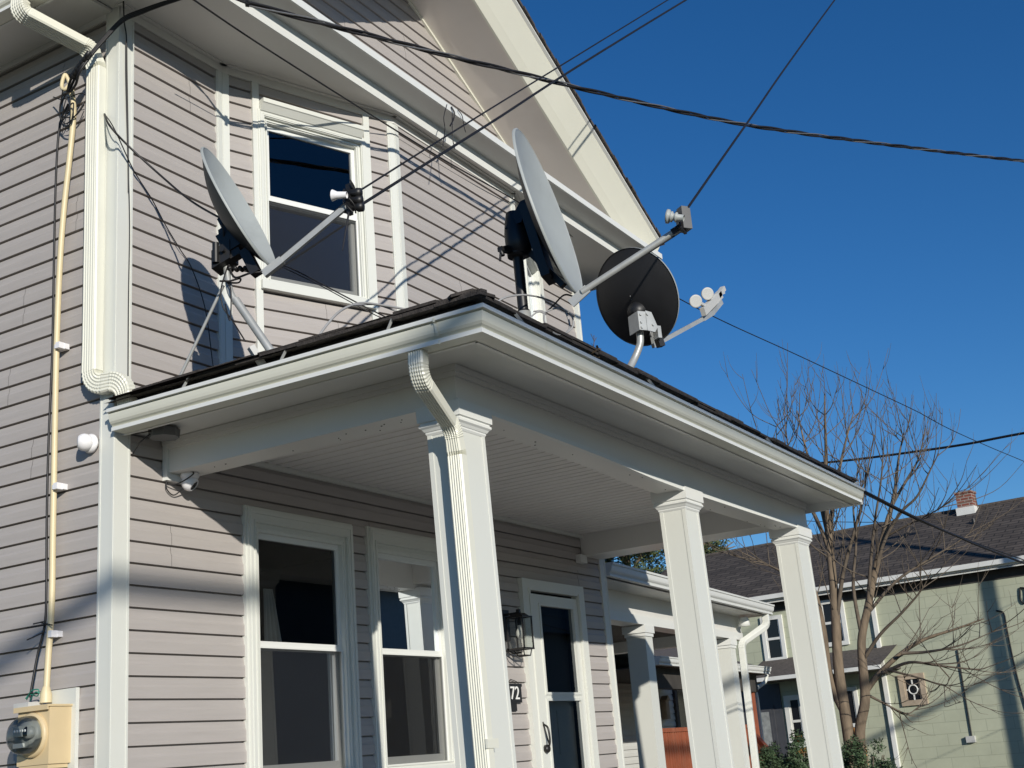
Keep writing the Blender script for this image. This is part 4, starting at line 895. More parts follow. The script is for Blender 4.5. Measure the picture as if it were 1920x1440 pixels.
# --- right dish, seen from behind
C3 = V((1.812, -2.2426, 4.0195)); n3 = V((.8908, -.2401, .3858)); u3 = V((-.354, .1656, .9205))
e, C, n, up, s_ = dish('satellite_dish', C3, n3, u3, .560, .548, .055, 'dark backed round satellite dish on a bent mast with arm reaching right')
b = MB(); mt3 = AP(1197, 606, C3 - n3 * .16, n3); mf3 = A(1172, 705, 'y', -2.215)
mp_ = [mf3, A(1187, 678, 'y', -2.235), AP(1197, 655, mt3, V((-mt3.y + CAM.y, mt3.x - CAM.x, 0)).cross(Z)), mt3 - Z * .10, mt3]
b.tube(spline(mp_, 6), .0205, 14); obj('mast', b, 'galv', e)
bk = AP(1205, 608, C3 - n3 * .15, n3)
b = MB(); xr = V((.83, -.55, 0)).normalized(); yr = V((.55, .83, 0)).normalized()
b.lbox(bk, xr, yr, -.060, -.010, -.055, -.048, -.055, .055); b.lbox(bk, xr, yr, -.060, -.053, -.048, .05, -.055, .055)
b.add([bk + xr * a + yr * y_ + Z * z_ for y_ in (-.055, -.048) for a, z_ in ((-.008, .062), (.03, .055), (.062, -.03), (.04, -.062), (-.008, -.055))], [(0, 1, 2, 3, 4), (9, 8, 7, 6, 5)] + [(i, (i + 1) % 5, 5 + (i + 1) % 5, 5 + i) for i in range(5)])
b.lbox(bk, xr, yr, .062, .085, -.05, .0, -.09, -.02)
for (a, z_) in ((-.045, .035), (-.045, -.01), (-.045, -.04), (.0, .04), (.03, -.02)): b.lathe(bk + xr * a + yr * -.055 + Z * z_, -yr, [(0, .008), (.008, .008), (.008, 0)], 6, False)
obj('mount_bracket', b, 'galv', e)
b = MB(); b.lathe(C - n * .06 - up * .08, -n, [(-.01, .06), (.02, .055), (.05, .03), (.05, 0)], 14); b.bar(C - n * .06 - up * .06, bk + yr * .02, .05, .05); b.bar(bk + xr * .09 + Z * -.06, bk + xr * .105 + Z * -.125, .04, .035); obj('mount_hub', b, 'black', e)
a0_ = A(1226, 648, 'y', -2.285); a1_ = A(1318, 598, 'y', -2.385); a2_ = A(1337, 586, 'y', -2.405); a3_ = A(1352, 566, 'y', -2.42)
b = MB(); b.bar(a0_ - (a1_ - a0_) * .02, a1_, .016, .024); b.bar(a1_ - (a1_ - a0_).normalized() * .004, a2_, .020, .030); b.bar(a2_ - (a2_ - a1_) * .15, a3_, .022, .030); b.bar(a0_ + Z * .075 + V((-.015, .0, 0)), a0_ + V((.004, 0, -.005)), .016, .022); obj('feed_arm', b, 'galv', e)
b = MB(); yk = -2.405
b.bar(A(1318, 585, 'y', yk), A(1350, 552, 'y', yk), .03, .05); b.bar(A(1328, 560, 'y', yk), A(1356, 548, 'y', yk), .022, .022); b.bar(A(1345, 556, 'y', yk), A(1356, 541, 'y', yk), .03, .03); b.bar(A(1307, 566, 'y', yk - .0), A(1325, 575, 'y', yk), .018, .018); obj('feed_housing', b, 'lnb', e)
fa = V((-.72, -.60, -.33))
for px_, py_ in ((1303, 565), (1325, 551)):
    b = MB(); b.lathe(A(px_, py_, 'y', yk), fa, [(-.035, .0), (-.035, .016), (-.008, .020), (-.002, .036), (.016, .040), (.020, .038), (.0195, .032), (.0205, .0)], 28); obj('feed_horn', b, 'lnb', e)
b = MB()
for k in range(3):
    b.tube(spline([C - n * .06 + up * (.02 - .02 * k), A(1205 + 6 * k, 578, 'y', -2.27), A(1222 + 3 * k, 600, 'y', -2.29), A(1220 + 4 * k, 625, 'y', -2.29), A(1228 + 2 * k, 643, 'y', -2.27)], 7), .0042, 6)
obj('dish_cable', b, 'greycable', e)
# roof cables and debris
b = MB(); b.tube(spline([A(590, 645, 'y', -1.30), A(606, 618, 'y', -1.28), A(632, 588, 'y', -1.25), A(655, 574, 'y', -1.22), A(680, 568, 'y', -1.2), A(720, 573, 'y', -1.2), A(760, 580, 'y', -1.22), A(790, 588, 'y', -1.3)], 7), .0065, 8); b.tube(spline([A(660, 572, 'y', -1.22), A(705, 571, 'y', -1.18), A(745, 584, 'y', -1.2), A(770, 592, 'y', -1.25)], 6), .0055, 8)
thing('roof_cable', b, 'greycable', 'grey cable arching over the porch roof below the bay window', 'cable')
b = MB()
b.tube(spline([A(530, 497, 'y', -.95), A(560, 510, 'y', -.95), A(640, 552, 'y', -1.0), A(700, 583, 'y', -1.1), A(760, 612, 'y', -1.3)], 6), .004, 6); b.tube(spline([A(528, 500, 'y', -.95), A(600, 535, 'y', -.95), A(690, 584, 'y', -1.1), A(742, 608, 'y', -1.25)], 6), .003, 6)
thing('roof_wire', b, 'cable', 'pair of thin black wires slanting past the upper bay window sill', 'cable')
b = MB(); dp = A(1112, 668, 'y', -2.31)
for k in range(26):
    a0 = dp + V((random.uniform(-.05, .05), random.uniform(-.02, .02), random.uniform(-.02, .05))); d_ = V((random.uniform(-1, 1), random.uniform(-1, 1), random.uniform(-.2, 1))).normalized() * random.uniform(.02, .05); s2 = d_.orthogonal().normalized() * .012
    b.add([a0, a0 + d_ * .5 + s2, a0 + d_, a0 + d_ * .5 - s2], [(0, 1, 2, 3)])
b.tube([dp, dp + V((.03, 0, .09)), dp + V((.035, 0, .12))], .002, 5); b.tube([dp + V((.03, 0, .09)), dp + V((.0, 0, .12))], .0015, 5); b.tube([dp + V((.03, 0, .085)), dp + V((.06, 0, .115))], .0015, 5)
thing('leaf_debris', b, 'deadleaf', 'clump of dead leaves and twigs caught on the porch roof edge', 'leaf clump')
b = MB()
for (p0, pts) in ((0, [(838, 196), (832, 220), (834, 240), (832, 262), (829, 280)]), (1, [(846, 200), (852, 212), (850, 224), (844, 236)]), (2, [(848, 212), (848, 238), (849, 262), (853, 280)]), (3, [(858, 206), (866, 216), (870, 236), (873, 248)])):
    b.tube(spline([A(q[0], q[1], 'y', -.725 - .01 * (i % 2)) for i, q in enumerate(pts)], 5), .0035 if p0 != 1 else .006, 6)
thing('cut_wire', b, 'cable', 'cut black wire ends dangling from the cornice lip', 'wire')

# ================================================================== OVERHEAD WIRES
def vplane(S, E, pts, pre=True):            # image points on the vertical plane through S and E
    S = V(S); E = V(E); d = E - S; nn = V((d.y, -d.x, 0)).normalized()
    return [S] + [AP(x, y, S, nn) for x, y in pts] + [E]
POLE_A = AD(1770, -290, 24)
def wire(name, pts, r, lab, cat='utility wire', m_='cable', n=8): b = MB(); b.tube(spline(pts, n), r, 8); return thing(name, b, m_, lab, cat)
wire('feed_line', vplane(A(664, 364, 'y', -1.40), POLE_A + V((-.1, 0, .25)), [(900, 216), (1252, 0)]), .0055, 'thin black wire rising right from the left dish feed, upper of two', 'utility wire')
wire('feed_line', vplane(A(655, 398, 'y', -1.40), POLE_A, [(900, 243), (1286, 0)]), .0085, 'thick black wire rising right from the left dish feed, lower of two', 'utility wire')
wire('feed_line', vplane(A(1288, 392, 'y', -2.965), POLE_A + V((0, 0, -.15)), [(1400, 232), (1565, 0)]), .0065, 'black wire rising steeply from the middle dish feed across the sky', 'utility wire')
# twisted service drop
S_ = A(463, 6, 'y', -.73); E_ = AD(2500, 352, 24)
base = spline(vplane(S_, E_, [(600, 42), (800, 94), (1030, 151), (1200, 192), (1400, 234), (1640, 268), (1920, 302), (2200, 331)]), 40)
dr = empty('service_drop', S_, 'twisted triple service cable sagging from the cornice across the whole sky', 'utility wire')
acc = 0; paths = [[], [], []]
for i, p in enumerate(base):
    if i: acc += (p - base[i - 1]).length
    t = (base[min(i + 1, len(base) - 1)] - base[max(0, i - 1)]).normalized(); x_ = t.cross(Z).normalized(); y_ = x_.cross(t)
    for k in range(3): ph = acc / .16 * 1.0 + k * 2.094; paths[k].append(p + (x_ * math.cos(ph) + y_ * math.sin(ph)) * .0105)
for k in range(3): b = MB(); b.tube(paths[k], .0085 if k < 2 else .006, 6); obj('strand', b, 'cable' if k < 2 else 'wire', dr)
b = MB(); b.bar(A(462, 2, 'y', -.71), A(464, 10, 'y', -.74), .02, .02); obj('wedge_clamp', b, 'black', dr)
# service entrance leads to the weatherhead
b = MB()
for k in range(3):
    S2 = S_ + V((0, 0, .01 * k)); E2 = A(150, 122 + 6 * k, 'x', -.165)
    b.tube(spline(vplane(S2, E2, [(390, -18 + 2 * k), (318, 1 + 2 * k), (262, 20 + 3 * k), (228, 36 + 3 * k), (190, 76 + 3 * k), (170, 100 + 3 * k)])[:-1] + [E2, A(134 + 4 * k, 146 + 6 * k, 'x', -.13), A(126 + 3 * k, 172, 'x', -.095)], 8), .0075, 8)
lead = thing('service_lead', b, 'cable', 'bundled black service leads hanging from the cornice to the conduit top', 'cable')
b = MB()
for k in range(7):
    c = A(137 + 4.6 * k, 141 - 6.4 * k, 'x', -.16); b.lathe(c, V((0, -.6, .7)), [(-.022, .010), (-.02, .015), (.02, .015), (.022, .010)], 10)
thing('wire_connector', b, 'black', 'row of black splice connectors on the service leads above the conduit', 'connector')
# house wire along the bay to a far pole
hw_ = [A(352, -8, 'y', -.56), A(470, 72, 'y', -.55), A(600, 155, 'y', -.53), A(735, 240, 'y', -.49), A(850, 310, 'y', -.50), A(960, 372, 'y', -.50), A(1060, 435, 'y', -.42), A(1150, 490, 'y', -.36), A(1215, 528, 'y', -.4)]
tail = vplane(hw_[-1], AD(2400, 1055, 40), [(1345, 597), (1500, 668), (1700, 762), (1920, 865)])
wire('house_wire', hw_ + tail[1:], .0055, 'thin wire along the bay frieze continuing right down the open sky', 'utility wire')
wire('street_wire', vplane(AD(1420, 876, 26), AD(2300, 745, 20), [(1525, 869), (1600, 862), (1700, 849), (1810, 833), (1920, 812)]), .022, 'thick dark street cable rising gently right above the bare tree', 'utility wire')
wire('porch_wire', vplane(A(1622, 922, 'y', -2.37), AD(2300, 1200, 26), [(1720, 972), (1800, 1008), (1920, 1056)]), .011, 'black wire from the porch gutter end sloping right over the green house roof', 'utility wire')
wire('porch_wire', vplane(A(1622, 926, 'y', -2.37), AD(2300, 1182, 30), [(1720, 975), (1800, 1006), (1920, 1050)]), .006, 'thinner second wire beside the gutter end wire over the roof', 'utility wire')
wire('far_wire', vplane(AD(1380, 965, 45), AD(2100, 985, 45), [(1500, 976), (1600, 979), (1700, 979), (1800, 979)]), .012, 'faint distant wire just above the green house roof ridge', 'utility wire')
# street cables behind the viewer that throw the soft bars of shade on the house
b = MB(); b.tube([(-40, -14.2, 7.55), (-10, -13.6, 7.45), (10, -13.1, 7.35), (40, -12.6, 7.6)], .062, 10); thing('street_cable', b, 'cable', 'thick bundled street cable across the road behind the viewer', 'utility wire')

# the house across the street, seen mirrored in the window panes
oh = empty('opposite_house', (26, -23, 0), 'dark gabled house across the street mirrored in the porch windows', 'house')
b = MB(); b.box(17, 31, -30, -20, 0, 7.4); obj('wall', b, 'darkdoor', oh)
b = MB(); b.add([V((16.4, -30.6, 7.4)), V((31.6, -30.6, 7.4)), V((31.6, -19.4, 7.4)), V((16.4, -19.4, 7.4)), V((16.4, -25, 10.6)), V((31.6, -25, 10.6))], [(3, 2, 5, 4), (1, 0, 4, 5), (0, 3, 4), (2, 1, 5), (0, 1, 2, 3)]); obj('roof', b, 'greyroof', oh)
b = MB(); b.box(16.4, 31.6, -19.4, -19.28, 7.28, 7.42); obj('gutter', b, 'greyroof', oh)
for x in (19, 23, 27):
    b = MB(); b.box(x, x + 1.0, -20, -19.96, 3.6, 5.2); wn = obj('window', b, 'whitewood', oh)
    b = MB(); b.box(x + .1, x + .9, -19.96, -19.95, 3.7, 5.1); obj('pane', b, 'lens', wn)
oh2 = empty('opposite_house', (41, -24, 0), 'second dark house farther along the opposite side, mirrored in the door glass', 'house')
b = MB(); b.box(34, 52, -30, -20, 0, 6.2); obj('wall', b, 'darkdoor', oh2)
b = MB(); b.add([V((33.4, -30.6, 6.2)), V((52.6, -30.6, 6.2)), V((52.6, -19.4, 6.2)), V((33.4, -19.4, 6.2)), V((33.4, -25, 9.4)), V((52.6, -25, 9.4))], [(3, 2, 5, 4), (1, 0, 4, 5), (0, 3, 4), (2, 1, 5), (0, 1, 2, 3)]); obj('roof', b, 'greyroof', oh2)
b = MB(); b.box(38, 38.9, -20, -19.96, 3.4, 4.8); wn = obj('window', b, 'whitewood', oh2)
b = MB(); b.box(38.1, 38.8, -19.96, -19.95, 3.5, 4.7); obj('pane', b, 'lens', wn)
# ================================================================== GROUND
b = MB(); b.box(-150, 200, -150, 200, -.3, 0); struct('ground', b, 'soil')
b = MB(); b.box(-150, 200, -5.6, -4.1, .0, .06); struct('sidewalk', b, 'concrete')
b = MB(); b.box(-150, 200, -16, -6.2, .0, .012); struct('road', b, 'asphalt')
b = MB(); b.box(-150, 200, -6.2, -6.0, .0, .13); struct('kerb', b, 'concrete')

# ================================================================== NEIGHBOURING PORCH HOUSE
th = rad(4.6); D2 = V((math.cos(th), math.sin(th), 0)); N2 = V((D2.y, -D2.x, 0)); O2 = V((7.77, .68, 0))
nh = empty('neighbour_house', O2, 'low neighbouring house with white columned porch just beyond the corner', 'house')
def LB(b, u0, u1, d0, d1, z0, z1, dz=0): b.lbox(O2 + N2 * dz, D2, N2, u0, u1, d0, d1, z0, z1)
FW = -1.9; uL2, uR2 = -1.85, 3.64; zB, zG = 2.79, 3.085
b = MB(); siding(b, O2 + N2 * FW, D2, N2, 1.4, .15, .3, 3.2, lambda z: (uL2, uR2), [(-.52, .25, 1.0, 2.42)]); obj('siding_wall', b, 'nsiding', nh)
b = MB(); siding(b, O2 + N2 * FW + D2 * uR2, -N2, D2, 1.4, .15, .3, 3.2, lambda z: (0, 7)); obj('siding_wall', b, 'nsiding', nh)
b = MB()
for (a0, a1, z0, z1) in ((-.62, -.52, .95, 2.52), (.25, .34, .95, 2.52), (-.52, .25, 2.42, 2.52), (-.52, .25, .95, 1.04), (-.52, .25, 1.70, 1.77)): LB(b, a0, a1, -.02, .05, z0, z1, FW)
wn = obj('window', b, 'white', nh)
b = MB(); LB(b, -.52, .25, .004, .012, 1.04, 2.42, FW); obj('pane', b, 'lens', wn)
b = MB(); LB(b, uL2, uR2, -.22, -.0, zB, zG); LB(b, 3.42, uR2, FW, -.22, zB, zG); obj('porch_beam', b, 'coil', nh)
b = MB(); LB(b, uL2, uR2, -.0, .014, zB - .006, zB + .085); obj('beam_lip', b, 'trim', nh)
b = MB(); LB(b, 1.2, 1.206, .0, .002, zB + .085, zG - .01); obj('beam_seam', b, 'cavity', nh)
b = MB(); LB(b, uL2, 3.86, FW, .34, zG, zG + .01); obj('porch_soffit', b, 'coil', nh)
b = MB(); LB(b, uL2, 3.42, FW, -.22, zB + .14, zB + .16); obj('porch_ceiling', b, 'greyroof', nh)
gp0 = O2 + N2 * .30 + D2 * (uL2 + .02); gp1 = O2 + N2 * .30 + D2 * 3.84
gutter([(gp0.x, gp0.y), (gp1.x, gp1.y)], [(N2.x, N2.y)] * 2, zG, par=nh, matn='trim', sc=1.12)
b = MB(); p = lambda a, d, z: O2 + D2 * a + N2 * d + Z * z
for dz in (.112, .08):
    b.quad(p(uL2, .36, zG + dz), p(3.88, .36, zG + dz), p(3.88, -6, zG + dz + .8), p(uL2, -6, zG + dz + .8))
obj('porch_roof', b, 'shingle', nh)
for k, a in enumerate((0, 3.05)):
    b = MB(); LB(b, a, a + .22, -.21, -.0, .3, zB - .09); cc = obj('porch_column', b, 'white', nh)
    b = MB(); LB(b, a - .028, a + .248, -.24, .022, zB - .085, zB - .007); LB(b, a - .013, a + .233, -.225, .011, zB - .12, zB - .085); obj('capital', b, 'trim', cc)
q = lambda a, z, d: O2 + D2 * a + N2 * d + Z * z
b = MB(); leader(b, [q(3.66, zG + .01, .34), q(3.66, zG - .14, .34), q(3.36, zB - .06, .06), q(3.34, .4, .04)], .10, dprof(.088, .066), N2, 12); obj('downspout', b, 'white', nh)
b = MB(); LB(b, uL2, uR2, FW, .06, .2, .34); obj('porch_floor', b, 'deck', nh)
b = MB(); b.lathe(q(3.40, zG - .03, .12), -Z, [(0, .055), (.03, .066), (.11, .075), (.12, 0)], 16); obj('porch_light', b, 'trim', nh)
b = MB()
c0, c1 = q(3.72, 2.05, -.3), q(3.84, 2.20, -.3)
b.tube([c0, c1], .024, 8); b.cyl(c1, c1 + (c1 - c0).normalized() * .06, .013, 8); b.bar(q(3.58, 2.04, -.3), c0 + D2 * .02, .03, .03); thing('flag_holder', b, 'black', 'black flag pole holder on the far neighbouring column', 'flag holder')

# ---- third house: white siding, brown porch roof, red railing
O3 = V((14.5, 4.9, 0)); t3 = empty('white_house', O3, 'white clapboard house numbered 64 with brown porch roof and red posts', 'house')
def at3(x, y, off): return AP(x, y, O3 + N2 * off, N2)
def u3_(p): return (p - O3).dot(D2)
b = MB(); siding(b, O3, D2, N2, 1.3, .12, -.1, 3.2, lambda z: (-2.3, 5.2)); obj('siding_wall', b, 'nsiding', t3)
b = MB(); siding(b, O3 + D2 * 5.2, -N2, D2, 1.3, .12, -.1, 3.2, lambda z: (0, 8)); obj('siding_wall', b, 'nsiding', t3)
p0 = at3(1256, 1268, 0); p1 = at3(1300, 1440, 0); ua = u3_(p0); za = p0.z
b = MB(); b.lbox(O3, D2, N2, ua, ua + .10, -.02, .06, .0, za); b.lbox(O3, D2, N2, ua + 1.0, ua + 1.1, -.02, .06, .0, za); b.lbox(O3, D2, N2, ua + .1, ua + 1.0, -.02, .06, za - .1, za - .001); obj('door_frame', b, 'greyroof', t3)
b = MB(); b.lbox(O3, D2, N2, ua + .1, ua + 1.0, .0, .03, .0, za - .1); dd = obj('front_door', b, 'darkdoor', t3)
b = MB(); b.lbox(O3, D2, N2, ua + .22, ua + .88, .03, .036, 1.1, za - .25); obj('pane', b, 'lens', dd)
obj('digits', text_mb('64', .20, at3(1228, 1316, .03), D2, Z, N2, .01), 'black', t3)
p = at3(1246, 1330, .05); mbx = MB(); mbx.lbox(p, D2, N2, -.09, .09, -.03, .07, -.18, .16); mbx.add([p + D2 * -.11 + N2 * d_ + Z * .16 for d_ in (-.03, .1)] + [p + D2 * .11 + N2 * d_ + Z * .16 for d_ in (.1, -.03)] + [p + N2 * d_ + Z * .25 for d_ in (-.03, .1)], [(0, 1, 2, 3), (0, 4, 5, 1), (3, 2, 5, 4), (0, 3, 4), (1, 5, 2)])
obj('letter_box', mbx, 'wood', t3)
# porch roof
zr3 = at3(1250, 1243, 2.0).z
b = MB(); q3 = lambda a, d, z: O3 + D2 * a + N2 * d + Z * z
ue = u3_(at3(1432, 1250, 2.0)); us = -2.3
b.quad(q3(us, 2.05, zr3 + .06), q3(ue, 2.05, zr3 + .06), q3(ue, .0, zr3 + .75), q3(us, .0, zr3 + .75)); b.quad(q3(us, 2.05, zr3 + .02), q3(ue, 2.05, zr3 + .02), q3(ue, .0, zr3 + .71), q3(us, .0, zr3 + .71)); b.add([q3(ue, 2.05, zr3 + .02), q3(ue, 0, zr3 + .71), q3(ue, 0, zr3 + .02)], [(0, 1, 2)]); obj('porch_roof', b, 'greyroof', t3)
gp0 = q3(us, 2.0, 0); gp1 = q3(ue + .05, 2.0, 0)
gutter([(gp0.x, gp0.y), (gp1.x, gp1.y)], [(N2.x, N2.y)] * 2, zr3 - .05, par=t3, matn='trim', sc=1.1)
b = MB(); b.lbox(O3, D2, N2, us, ue - .05, 1.70, 1.85, zr3 - .35, zr3 - .06); obj('porch_beam', b, 'greenwood', t3)
b = MB(); b.lbox(O3, D2, N2, us, ue, .0, 2.0, zr3 - .06, zr3 - .05); obj('porch_soffit', b, 'greenwood', t3)
b = MB(); b.quad(q3(-2.4, .2, 3.2), q3(5.3, .2, 3.2), q3(5.3, -4, 5.9), q3(-2.4, -4, 5.9)); obj('roof', b, 'greyroof', t3)
pr = AP(1406, 1290, O3 + N2 * 1.75, N2); up_ = u3_(pr)
b = MB(); b.lbox(O3, D2, N2, up_ - .05, up_ + .06, 1.70, 1.81, -.0, zr3 - .3); obj('porch_post', b, 'red', t3)
b = MB(); b.lbox(O3, D2, N2, up_ + .12, up_ + .19, 1.78, 1.84, -.0, zr3 - .45); b.tube(spline([q3(up_ + .16, 1.81, zr3 - .45), q3(up_ + .18, 1.82, zr3 - .3), q3(up_ + .34, 1.95, zr3 - .18), q3(up_ + .38, 2.0, zr3 - .05)], 6), .035, 8); obj('downspout', b, 'white', t3)
rp = AP(1235, 1366, O3 + N2 * 1.75, N2); zr_ = rp.z
b = MB(); ur_ = -2.3; b.lbox(O3, D2, N2, ur_, up_, 1.72, 1.79, zr_ - .06, zr_); b.lbox(O3, D2, N2, ur_, up_, 1.72, 1.79, .12, .18); k = ur_
while k < up_: b.lbox(O3, D2, N2, k, k + .065, 1.735, 1.775, .18, zr_ - .06); k += .105
obj('railing', b, 'red', t3)
hs = AP(1418, 1382, O3 + N2 * 1.85, N2); he = AP(1475, 1448, O3 + N2 * 3.2, N2)
b = MB(); b.bar(hs, he, .05, .12); b.bar(he, he - Z * .8, .07, .07); obj('stair_rail', b, 'red', t3)

# ---- green shingled house
g0 = AD(1690, 1300, 32); ga = rad(82.8); UG = V((math.cos(ga), math.sin(ga), 0)); NG = V((-UG.y, UG.x, 0)); gz = 0
gh = empty('green_house', V((g0.x, g0.y, 0)), 'pale green shingle sided house with brown roof and brick chimney across the way', 'house')
def atg(x, y, off=0): return AP(x, y, g0 + NG * off, NG)
def gu(p): d_ = p - V((g0.x, g0.y, 0)); return d_.dot(UG), d_.z
G0 = V((g0.x, g0.y, 0))
ez = gu(atg(1640, 1105))[1] + .03; e2 = gu(atg(1640, 1087, .35))[1]
uR, uL = -9.0, gu(atg(1180, 1180))[0]; uS = gu(atg(1632, 1110))[0]
b = MB(); b.lbox(G0, UG, NG, uR, uL, -7.0, 0, 0, ez + .3); b.uvbox(UG, Z, G0); obj('shingle_wall', b, 'shingleside', gh)
b = MB(); b.lbox(G0, UG, NG, uR - .3, uL + .3, -.02, .36, ez, ez + .03); obj('soffit', b, 'greenwood', gh)
b = MB(); b.lbox(G0, UG, NG, uR - .3, uL + .3, .0, .02, ez - .22, ez); obj('frieze', b, 'greenwood', gh)
b = MB(); b.lbox(G0, UG, NG, uR - .3, uL + .3, .36, .47, ez + .07, ez + .18); b.lbox(G0, UG, NG, uR - .3, uL + .3, .345, .36, ez - .02, ez + .15); obj('gutter', b, 'whitewood', gh)
rg = atg(1700, 974, -3.4); rgu, rgz = gu(rg)
b = MB(); pg = lambda a, d_, z: G0 + UG * a + NG * d_ + Z * z
b.quad(pg(uR - .3, .42, ez + .17), pg(uL + .3, .42, ez + .17), pg(uL + .3, -3.4, rgz), pg(uR - .3, -3.4, rgz)); sl = (pg(0, -3.4, rgz) - pg(0, .42, ez + .17)).normalized(); b.uvbox(UG, sl, pg(0, .42, ez + .17)); obj('roof', b, 'greenroof', gh)
b = MB(); b.quad(pg(uR - .3, -3.4, rgz), pg(uL + .3, -3.4, rgz), pg(uL + .3, -7.2, ez + .17), pg(uR - .3, -7.2, ez + .17)); b.uvbox(UG, Z, G0); obj('roof', b, 'greenroof', gh)
b = MB(); b.lbox(G0, UG, NG, uR - .3, uL + .3, -3.46, -3.34, rgz - .02, rgz + .035); obj('ridge_cap', b, 'greyroof', gh)
cu = gu(atg(1816, 960, -3.2))[0]; ct = gu(atg(1814, 922, -3.2))[1]
b = MB(); b.lbox(G0, UG, NG, cu - .20, cu + .20, -3.4, -3.0, rgz - .3, ct - .06); b.lbox(G0, UG, NG, cu - .22, cu + .22, -3.42, -2.98, ct - .06, ct); b.uvbox((UG + NG * .6), Z, G0); ch = obj('chimney', b, 'chimneybrick', gh)
b = MB(); b.lbox(G0, UG, NG, cu - .24, cu + .24, -3.44, -2.96, rgz - .35, rgz - .02); obj('flashing', b, 'whitewood', ch)
pv = gu(atg(1829, 996, -2.2)); b = MB(); hv = ez + .17 + (rgz - ez - .17) * (2.62 / 3.82); b.cyl(pg(pv[0], -2.2, hv - .1), pg(pv[0], -2.2, hv + .12), .05, 10); obj('vent_pipe', b, 'black', gh)
def gwin(x0, y0, x1, y1, tr=.10, mats='whitewood', mid=True, par=gh, off=.0):
    a = gu(atg(x0, y0, off)); c = gu(atg(x1, y1, off)); ua, ub = sorted((a[0], c[0])); z1, z0 = max(a[1], c[1]), min(a[1], c[1]); b = MB()
    O_ = G0 + NG * off
    for (s0, s1, t0, t1) in ((ua, ua + tr, z0, z1), (ub - tr, ub, z0, z1), (ua + tr, ub - tr, z1 - tr, z1 - .001), (ua + tr, ub - tr, z0, z0 + tr)): b.lbox(O_, UG, NG, s0, s1, -.01, .06, t0, t1)
    if mid: b.lbox(O_, UG, NG, ua + tr, ub - tr, .0, .045, (z0 + z1) / 2 - .03, (z0 + z1) / 2 + .03)
    for s0 in (ua + tr, ub - tr - .035): b.lbox(O_, UG, NG, s0, s0 + .035, .0, .04, z0 + tr, z1 - tr)
    o = obj('window', b, mats, par)
    b = MB(); b.lbox(O_, UG, NG, ua + tr, ub - tr, .005, .012, z0 + tr, z1 - tr); obj('pane', b, 'lens', o)
    return o, ua, ub, z0, z1
gwin(1532, 1128, 1594, 1208); gwin(1426, 1158, 1478, 1238)
o, ua, ub, z0, z1 = gwin(1684, 1266, 1742, 1320, tr=.12, mats='wood', mid=False)
b = MB(); um, zm = (ua + ub) / 2, (z0 + z1) / 2
b.lathe(G0 + UG * um + NG * .02 + Z * zm, NG, [(-.005, .12), (.012, .12), (.012, .09), (-.005, .09)], 20)
for (s0, s1, t0, t1) in ((um - .015, um + .015, zm + .12, z1 - .12), (um - .015, um + .015, z0 + .12, zm - .12), (ua + .12, um - .12, zm - .012, zm + .012), (um + .12, ub - .12, zm - .012, zm + .012)): b.lbox(G0, UG, NG, s0, s1, .012, .03, t0, t1)
obj('leaded_muntin', b, 'whitewood', o)
o, ua, ub, z0, z1 = gwin(1470, 1305, 1520, 1400, tr=.12); b = MB(); b.lbox(G0, UG, NG, ua + .12, ub - .12, .014, .025, z0 - .2, z0 + .28); obj('orange_panel', b, 'orange', o)
o, ua, ub, z0, z1 = gwin(1578, 1290, 1618, 1362, tr=.09, mid=False); b = MB(); b.lbox(G0, UG, NG, ua, ub, .01, .03, z0 - .9, z0); obj('orange_panel', b, 'orange', o)
# side downspout and entrance hood
b = MB(); p0 = gu(atg(1634, 1112))[0]; b.lbox(G0, UG, NG, p0 - .05, p0 + .05, .0, .08, .1, ez - .15); b.tube(spline([pg(p0, .04, ez - .15), pg(p0 + .03, .1, ez - .05), pg(p0 + .1, .38, ez + .08)], 5), .045, 8); obj('downspout', b, 'whitewood', gh)
hz = gu(atg(1560, 1262, 1.2))[1]; h0 = gu(atg(1652, 1250, 1.2))[0]; h1 = gu(atg(1395, 1285, 1.2))[0]
b = MB(); b.lbox(G0, UG, NG, h0, h1, .0, 1.2, hz - .02, hz + .02); b.quad(pg(h0, 1.25, hz + .06), pg(h1, 1.25, hz + .06), pg(h1, 0, hz + .55), pg(h0, 0, hz + .55)); obj('entrance_hood', b, 'greyroof', gh)
b = MB(); b.lbox(G0, UG, NG, h0, h1, 1.2, 1.27, hz - .02, hz + .07); obj('hood_gutter', b, 'whitewood', gh)
d0 = gu(atg(1462, 1290)); d1 = gu(atg(1418, 1440))
b = MB(); b.lbox(G0, UG, NG, d0[0], d1[0] + .35, .0, .03, .0, hz - .05); dd = obj('entrance', b, 'darkdoor', gh)
b = MB(); b.lbox(G0, UG, NG, d0[0] + .22, d0[0] + .85, .03, .05, .5, hz - .55); b.lbox(G0, UG, NG, d0[0] + .30, d0[0] + .77, .05, .062, 1.15, hz - .65); obj('entrance_door', b, 'darkdoor', dd)
b = MB(); b.lbox(G0, UG, NG, d0[0] + .36, d0[0] + .71, .062, .066, 1.25, hz - .72); obj('pane', b, 'meterface', dd)
